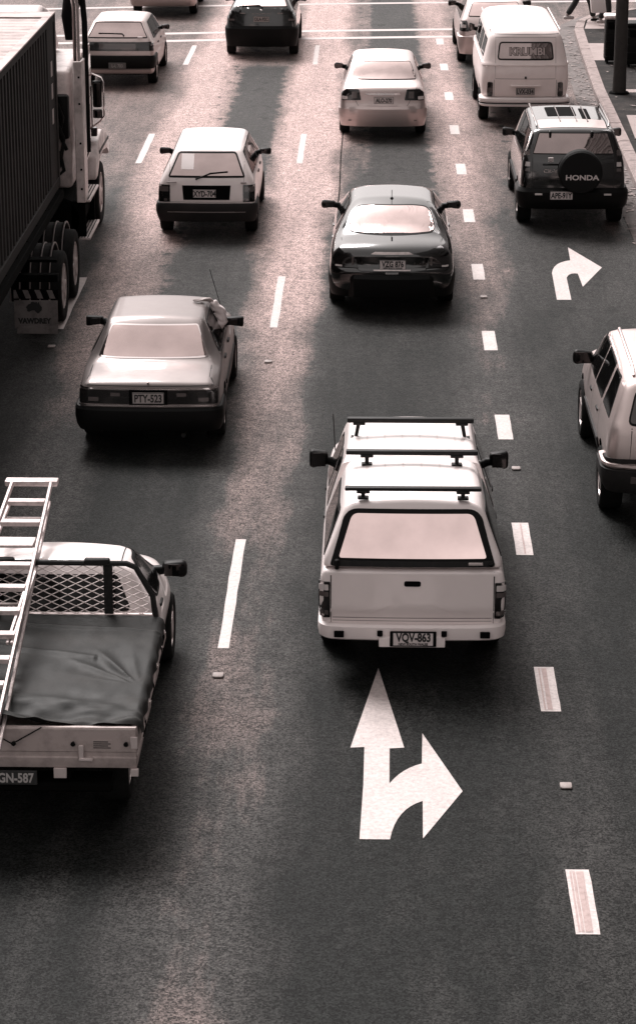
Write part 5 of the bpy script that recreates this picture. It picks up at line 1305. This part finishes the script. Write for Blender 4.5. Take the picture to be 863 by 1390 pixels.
# ---- 14 truck with container
M_['contside'] = mat('container_side', (.022, .021, .0205), .6, spec=.15, dirt=.7, dcol=(.055, .048, .046), dscale=1.3, bump=.1)
M_['controof'] = mat('container_roof', (.44, .36, .345), .55, dirt=1.0, dcol=(.2, .15, .14), dscale=2.2, bump=.2)
M_['stripe'] = mat('pale_truck_metal', (.50, .44, .43), .4, dirt=.6, dcol=(.16, .14, .135), dscale=5)
CX0, CX1, CY0, CY1, CZ0, CZ1 = -7.16, -4.73, 24.6, 36.75, 1.32, 3.92
ct = thing('shipping_container', 'long corrugated dark container with a pale ribbed roof carried by the truck', 'container', ((CX0 + CX1) / 2, CY0, 0))
ox, oy = (CX0 + CX1) / 2, CY0; hwid = (CX1 - CX0) / 2; LN = CY1 - CY0
bm = bmesh.new(); per = .278; dp = .034
def corr(n_):
    P = []; y = .16
    while y < LN - 1.0:
        P += [(y, 0), (y + .07, 0), (y + .11, -dp), (y + .20, -dp), (y + .24, 0)]; y += per
    P.append((LN - .16, 0)); return P
P = corr(0)
for sx in (1, -1):
    a = [bm.verts.new((sx * (hwid - .012 + d), y, CZ0 + .16)) for y, d in P]; b = [bm.verts.new((sx * (hwid - .012 + d), y, CZ1 - .09)) for y, d in P]
    for k in range(len(P) - 1): bm.faces.new((a[k], a[k + 1], b[k + 1], b[k]))
bx(bm, (-hwid + .08, .03, CZ0 + .1), (hwid - .08, LN - .03, CZ1 - .08))
finish(bm, 'side_panel', M_['contside'], ct, 0)
bm = bmesh.new()
for sx in (1, -1):
    bx(bm, (sx * hwid - .05 if sx > 0 else -hwid, 0.0, CZ1 - .12), (hwid if sx > 0 else -hwid + .05, LN, CZ1 - .012), .008, 1)
    bx(bm, (hwid - .05 if sx > 0 else -hwid, 0.0, CZ0), (hwid + .003 if sx > 0 else -hwid + .05, LN, CZ0 + .16), .008, 1)
    for y in (0, LN - .16): bx(bm, (hwid - .16 if sx > 0 else -hwid - .003, y - .003, CZ0 + .01), (hwid + .004 if sx > 0 else -hwid + .16, y + .163, CZ1 - .01), .008, 1)
finish(bm, 'corner_frame', M_['contside'], ct)
bm = bmesh.new()
a = []; b = []; y = .3; Q = [(0, 0)]
while y < LN - .7: Q += [(y, 0), (y + .05, -.018), (y + .12, -.018), (y + .17, 0)]; y += .30
Q += [(LN, 0)]
bx(bm, (-hwid + .01, 0.005, CZ1 - .06), (hwid - .01, LN - .005, CZ1 - .022), 0)
for x0, x1 in ((-hwid + .10, hwid - .10),):
    a = [bm.verts.new((x0, y, CZ1 + d + .002)) for y, d in Q]; b = [bm.verts.new((x1, y, CZ1 + d + .002)) for y, d in Q]
    for k in range(len(Q) - 1): bm.faces.new((a[k], a[k + 1], b[k + 1], b[k]))
for sx in (-1, 1): bx(bm, (sx * hwid - (.115 if sx > 0 else 0), 0, CZ1 - .02), (sx * hwid + (.115 if sx < 0 else 0) + (.006 if sx > 0 else -.006), LN, CZ1 + .006), .004, 1)
bx(bm, (-hwid, LN - .62, CZ1 + .003), (hwid, LN - .30, CZ1 + .0085), 0)
finish(bm, 'roof', M_['controof'], ct, 0)
bm = bmesh.new(); 
for k, z in enumerate((3.05, 2.72, 2.35)): bx(bm, (hwid - .009, LN - .60, z), (hwid - .004, LN - .44, z + .22), 0)
finish(bm, 'marking_panel', M_['stripe'], ct, 0)
# semi trailer / prime mover
tt = thing('semi_truck', 'white prime mover with corrugated container trailer, ribbed wheel guards and lettered mudflap', 'truck', (-5.6, 31.0, 0))
def tx(x): return x + 5.6
def ty(y): return y - 31.0
bm = bmesh.new()
for x in (-5.0, -6.4): bx(bm, (tx(x) - .07, ty(24.8), .95), (tx(x) + .07, ty(42.8), 1.30), .01, 1)
for y in range(25, 36, 1): bx(bm, (tx(-7.0), ty(y), 1.18), (tx(-4.72), ty(y) + .08, 1.31), .005, 1)
bx(bm, (tx(-4.80), ty(24.7), 1.16), (tx(-4.66), ty(36.6), 1.30), .01, 1)
pieces(bm, 'chassis', M_['under'], tt)
def tyre_pair(y, x, r=.50):
    for dx in (0, -.34):
        w_ = wheel(r, .27, 'stripe', 8, tt, (tx(x + dx), ty(y), r), 1)
for y in (33.75, 35.12): tyre_pair(y, -4.34)
for y in (33.75, 35.12):
    for x in (-6.86, -6.52): wheel(.5, .27, 'alloy', 8, tt, (tx(x), ty(y), .5), -1)
for y in (33.75, 35.12):      # ribbed guards
    bm = bmesh.new(); r0 = .60; xs0, xs1 = tx(-5.02), tx(-4.46); n = 22; prev = None
    def arc(rr, n=22): return [(y_ := ty(y) + rr * math.cos(R(-8) + (math.pi + R(16)) * k / n), .5 + rr * math.sin(R(-8) + (math.pi + R(16)) * k / n)) for k in range(n + 1)]
    for x0, x1, rr, mi in ((xs0, xs1, r0, 0), (xs0, xs0 + .02, r0 + .018, 1), (xs0 + .13, xs0 + .15, r0 + .018, 1), (xs0 + .27, xs0 + .29, r0 + .018, 1), (xs0 + .41, xs0 + .43, r0 + .018, 1), (xs1 - .02, xs1, r0 + .018, 1)):
        O = arc(rr); I = arc(rr - .02 if mi == 0 else r0 - .003)
        for k in range(n):
            q = [bm.verts.new(p) for p in ((x0, *O[k]), (x1, *O[k]), (x1, *O[k + 1]), (x0, *O[k + 1]), (x0, *I[k]), (x1, *I[k]), (x1, *I[k + 1]), (x0, *I[k + 1]))]
            for idx in ((0, 1, 2, 3), (7, 6, 5, 4), (0, 4, 5, 1), (2, 6, 7, 3), (1, 5, 6, 2), (0, 3, 7, 4)): bm.faces.new([q[i_] for i_ in idx]).material_index = mi
    bmesh.ops.remove_doubles(bm, verts=bm.verts[:], dist=1e-5)
    finish(bm, 'wheel_guard', [M_['dplastic'], M_['stripe']], tt, 30)
# mudflap + hazard board
M_['flap'] = mat('mudflap_pale', (.17, .15, .146), .7, dirt=.8, dcol=(.05, .046, .044), dscale=7)
FX0, FX1, FY = tx(-4.89), tx(-4.29), ty(32.62)
bm = bmesh.new(); bx(bm, (FX0, FY, .17), (FX1, FY + .015, .57), .02, 2); bx(bm, (FX0 + .03, FY - .004, .10), (FX1 - .01, FY + .008, .20), .02, 2)
# outline of the continent emblem
au = [(-.10, .0), (-.115, .03), (-.085, .075), (-.05, .09), (-.045, .115), (-.015, .125), (.01, .11), (.035, .12), (.045, .09), (.06, .125), (.075, .075), (.105, .03), (.10, -.02), (.065, -.06), (.045, -.075), (.02, -.045), (.0, -.02), (-.035, -.022), (-.07, -.045), (-.10, -.035)]
cxm = (FX0 + FX1) / 2 - .02
f = bm.faces.new([bm.verts.new((cxm + p[0], FY - .0065, .45 + p[1] * .85)) for p in au]); f.material_index = 1
r_ = bmesh.ops.extrude_face_region(bm, geom=[f]); bmesh.ops.translate(bm, vec=(0, .004, 0), verts=[v for v in r_['geom'] if isinstance(v, bmesh.types.BMVert)])
text_bm(bm, 'VAWDREY', rear_M(cxm, FY - .006, .285), .10, .0015, 1, .92, .006)
finish(bm, 'mudflap', [M_['flap'], M_['ink']], tt, 0)
bm = bmesh.new(); bx(bm, (FX0 - .02, FY + .02, .585), (FX1 + .01, FY + .035, .72), .004, 1, 0)
for k in range(4):
    x = FX0 + .0 + k * .165; q = [(x, .592), (x + .075, .592), (x + .03, .712), (x - .045 if k else x, .712)]
    q = [(min(max(p[0], FX0 - .018), FX1 + .008), p[1]) for p in q]; bm.faces.new([bm.verts.new((p[0], FY + .0175, p[1])) for p in q]).material_index = 1
finish(bm, 'hazard_board', [M_['under'], M_['flap']], tt, 0)
bm = bmesh.new(); bx(bm, (FX0 - .02, FY + .1, .80), (FX1, FY + .25, .90), .01, 1); bx(bm, (FX0, FY + .08, 1.08), (FX1 + .0, FY + .28, 1.12), .004, 1)
pieces(bm, 'guard_bracket', M_['under'], tt)
# cab
M_['truckw'] = mat('grimy_white_truck_paint', (.66, .57, .555), .4, 0, .3, dirt=.85, dcol=(.24, .20, .19), dscale=4)
bm = bmesh.new(); 
cabp = [(ty(37.35), 1.15), (ty(37.35), 2.95), (ty(38.3), 3.05), (ty(39.7), 2.95), (ty(40.2), 2.2), (ty(40.3), 1.15)]
vs = prism(bm, [(p[0], p[1]) for p in cabp], tx(-6.75), tx(-4.62))
for v in vs: y, z, x = v.co.x, v.co.y, v.co.z; v.co = (x, y, z)
bmesh.ops.bevel(bm, geom=bm.edges[:], offset=.07, segments=3, affect='EDGES', profile=.5)
finish(bm, 'cab', M_['truckw'], tt, 35)
bm = bmesh.new()      # roof deflector
dp_ = [(ty(37.2), 3.0), (ty(37.2), 3.86), (ty(37.6), 3.92), (ty(38.6), 3.7), (ty(39.4), 3.0)]
vs = prism(bm, dp_, tx(-6.7), tx(-5.0))
for v in vs: y, z, x = v.co.x, v.co.y, v.co.z; v.co = (x, y, z)
bmesh.ops.bevel(bm, geom=bm.edges[:], offset=.08, segments=3, affect='EDGES', profile=.5)
finish(bm, 'roof_deflector', M_['truckw'], tt, 35)
bm = bmesh.new()      # riveted side extender: tall pale strip behind the cab
bx(bm, (tx(-4.52), ty(37.0), 1.0), (tx(-4.40), ty(37.05), 3.15), .012, 1); bx(bm, (tx(-4.42), ty(37.0), 1.0), (tx(-4.385), ty(37.4), 3.15), .012, 1)
for z in (1.2, 1.5, 1.9, 2.5, 2.9): bx(bm, (tx(-4.45), ty(36.985), z), (tx(-4.42), ty(37.0), z + .03), .003, 1, 1)
finish(bm, 'side_extender', [M_['truckw'], M_['under']], tt)
bm = bmesh.new(); bx(bm, (tx(-4.615), ty(38.9), 1.2), (tx(-4.60), ty(40.0), 3.0), .004, 1); finish(bm, 'cab_door', M_['truckw'], tt)
bm = bmesh.new(); bx(bm, (tx(-4.61), ty(39.0), 2.15), (tx(-4.59), ty(39.95), 2.85), .02, 2); finish(bm, 'window', M_['glassd'], tt)
bm = bmesh.new(); tube(bm, [(tx(-4.58), ty(38.8), 1.3), (tx(-4.50), ty(38.8), 1.5), (tx(-4.50), ty(38.8), 2.2), (tx(-4.58), ty(38.8), 2.3)], .018, 8); finish(bm, 'grab_handle', M_['chrome'], tt)
bm = bmesh.new()      # bonnet & guard
vs = prism(bm, [(ty(40.4), 1.1), (ty(40.4), 1.95), (ty(41.5), 1.85), (ty(42.4), 1.65), (ty(42.6), 1.0)], tx(-6.5), tx(-4.85))
for v in vs: y, z, x = v.co.x, v.co.y, v.co.z; v.co = (x, y, z)
bmesh.ops.bevel(bm, geom=bm.edges[:], offset=.1, segments=3, affect='EDGES', profile=.5); finish(bm, 'bonnet', M_['truckw'], tt, 35)
bm = bmesh.new(); P_ = []
vs = prism(bm, [(ty(39.0), .95), (ty(39.1), 1.30), (ty(39.4), 1.52), (ty(40.0), 1.60), (ty(40.8), 1.4), (ty(41.1), 1.1), (ty(40.95), 1.0), (ty(40.7), 1.2), (ty(40.1), 1.27), (ty(39.5), 1.2), (ty(39.25), .95)], tx(-4.85), tx(-4.44))
for v in vs: y, z, x = v.co.x, v.co.y, v.co.z; v.co = (x, y, z)
bmesh.ops.bevel(bm, geom=bm.edges[:], offset=.035, segments=2, affect='EDGES', profile=.5); finish(bm, 'front_guard', M_['truckw'], tt, 35)
wheel(.52, .30, 'alloy', 8, tt, (tx(-4.50), ty(40.15), .52), 1)
bm = bmesh.new(); bx(bm, (tx(-4.56), ty(39.3), 1.60), (tx(-4.44), ty(39.4), 1.74), .01, 1); finish(bm, 'side_lamp', M_['lens'], tt)
# tank and steps
bm = bmesh.new(); lathe(bm, [(0, 0), (0, .30), (.03, .33), (1.55, .33), (1.58, .30), (1.58, 0)], 28, 0, Matrix.Translation((tx(-4.80), ty(37.1), .72)) @ Matrix.Rotation(R(90), 4, 'Z')); finish(bm, 'fuel_tank', M_['under'], tt, 35)
for z, y0_, y1_ in ((.98, 37.15, 38.35), (.42, 37.0, 38.35)):
    bm = bmesh.new(); bx(bm, (tx(-4.50), ty(y0_), z), (tx(-4.33), ty(y1_), z + .035), .006, 1)
    for k in range(3): bx(bm, (tx(-4.47 + k * .045), ty(y0_) + .02, z + .036), (tx(-4.455 + k * .045), ty(y1_) - .02, z + .044), 0, 1, 1)
    finish(bm, 'step', [M_['alu'], M_['dplastic']], tt)
bm = bmesh.new(); bx(bm, (tx(-4.62), ty(37.1), .42), (tx(-4.40), ty(37.16), 1.0), .004, 1); bx(bm, (tx(-4.62), ty(38.3), .42), (tx(-4.40), ty(38.36), 1.0), .004, 1); pieces(bm, 'step_bracket', M_['under'], tt)
# mirror on its bracket
bm = bmesh.new(); tube(bm, [(tx(-4.64), ty(38.9), 2.62), (tx(-4.50), ty(38.65), 2.66), (tx(-4.42), ty(38.6), 2.72), (tx(-4.27), ty(38.58), 2.66), (tx(-4.24), ty(38.58), 2.6), (tx(-4.24), ty(38.58), 2.06), (tx(-4.30), ty(38.58), 1.98), (tx(-4.45), ty(38.7), 1.86), (tx(-4.64), ty(38.9), 1.75)], .014, 8); finish(bm, 'mirror_bracket', M_['chrome'], tt)
bm = bmesh.new(); bx(bm, (tx(-4.41), ty(38.52), 2.20), (tx(-4.265), ty(38.58), 2.62), .03, 2); o = finish(bm, 'wing_mirror', M_['plastic'], tt)
bm = bmesh.new(); bx(bm, (tx(-4.39), ty(38.51), 2.23), (tx(-4.285), ty(38.518), 2.59), .01, 1); finish(bm, 'mirror_glass', M_['glassd'], o)
bm = bmesh.new(); bx(bm, (tx(-4.41), ty(38.52), 2.03), (tx(-4.265), ty(38.58), 2.17), .02, 2); o = finish(bm, 'wing_mirror', M_['plastic'], tt)
bm = bmesh.new(); bx(bm, (tx(-4.39), ty(38.51), 2.045), (tx(-4.285), ty(38.518), 2.155), .01, 1); finish(bm, 'mirror_glass', M_['mirror'], o)
bm = bmesh.new(); bx(bm, (tx(-4.82), ty(37.12), 1.95), (tx(-4.62), ty(37.30), 2.62), .04, 2)
tube(bm, [(tx(-4.78), ty(37.08), 2.5), (tx(-4.70), ty(37.02), 2.3), (tx(-4.76), ty(37.04), 2.05), (tx(-4.66), ty(37.08), 1.8)], .03, 8); finish(bm, 'valve_box', M_['plastic'], tt)
bm = bmesh.new(); bx(bm, (tx(-4.60), ty(38.72), 1.15), (tx(-4.588), ty(38.76), 2.95), 0); bx(bm, (tx(-4.60), ty(39.98), 1.15), (tx(-4.588), ty(40.02), 2.3), 0); bx(bm, (tx(-4.60), ty(38.9), 1.62), (tx(-4.575), ty(39.1), 1.68), 0)
pieces(bm, 'door_seal', M_['plastic'], tt)
bm = bmesh.new(); bx(bm, (tx(-4.50), ty(39.1), .95), (tx(-4.45), ty(39.18), 1.28), .01, 1); bx(bm, (tx(-4.448), ty(39.5), 1.28), (tx(-4.43), ty(40.9), 1.33), .005, 1); pieces(bm, 'guard_trim', M_['plastic'], tt)
# exhaust stacks and air cleaner beside the cab
bm = bmesh.new(); tube(bm, [(tx(-4.52), ty(37.55), 1.5), (tx(-4.52), ty(37.55), 3.9), (tx(-4.56), ty(37.5), 4.2)], .055, 14); pieces(bm, 'exhaust_stack', M_['chrome'], tt)
bm = bmesh.new(); tube(bm, [(tx(-4.44), ty(38.0), 1.6), (tx(-4.44), ty(38.0), 3.6), (tx(-4.46), ty(37.9), 4.1)], .045, 12); tube(bm, [(tx(-4.66), ty(37.9), 3.35), (tx(-4.66), ty(37.9), 3.7), (tx(-4.60), ty(37.9), 4.0), (tx(-4.5), ty(37.9), 4.2)], [.07, .12, .14, .13], 16); finish(bm, 'air_intake', M_['plastic'], tt)
bm = bmesh.new(); tube(bm, [(tx(-4.75), ty(36.95), 1.8), (tx(-4.70), ty(37.0), 1.5), (tx(-4.85), ty(37.05), 1.35), (tx(-4.75), ty(37.0), 1.6), (tx(-4.68), ty(36.95), 2.0), (tx(-4.8), ty(36.95), 2.3)], .03, 8); finish(bm, 'air_hose', M_['rubber'], tt)
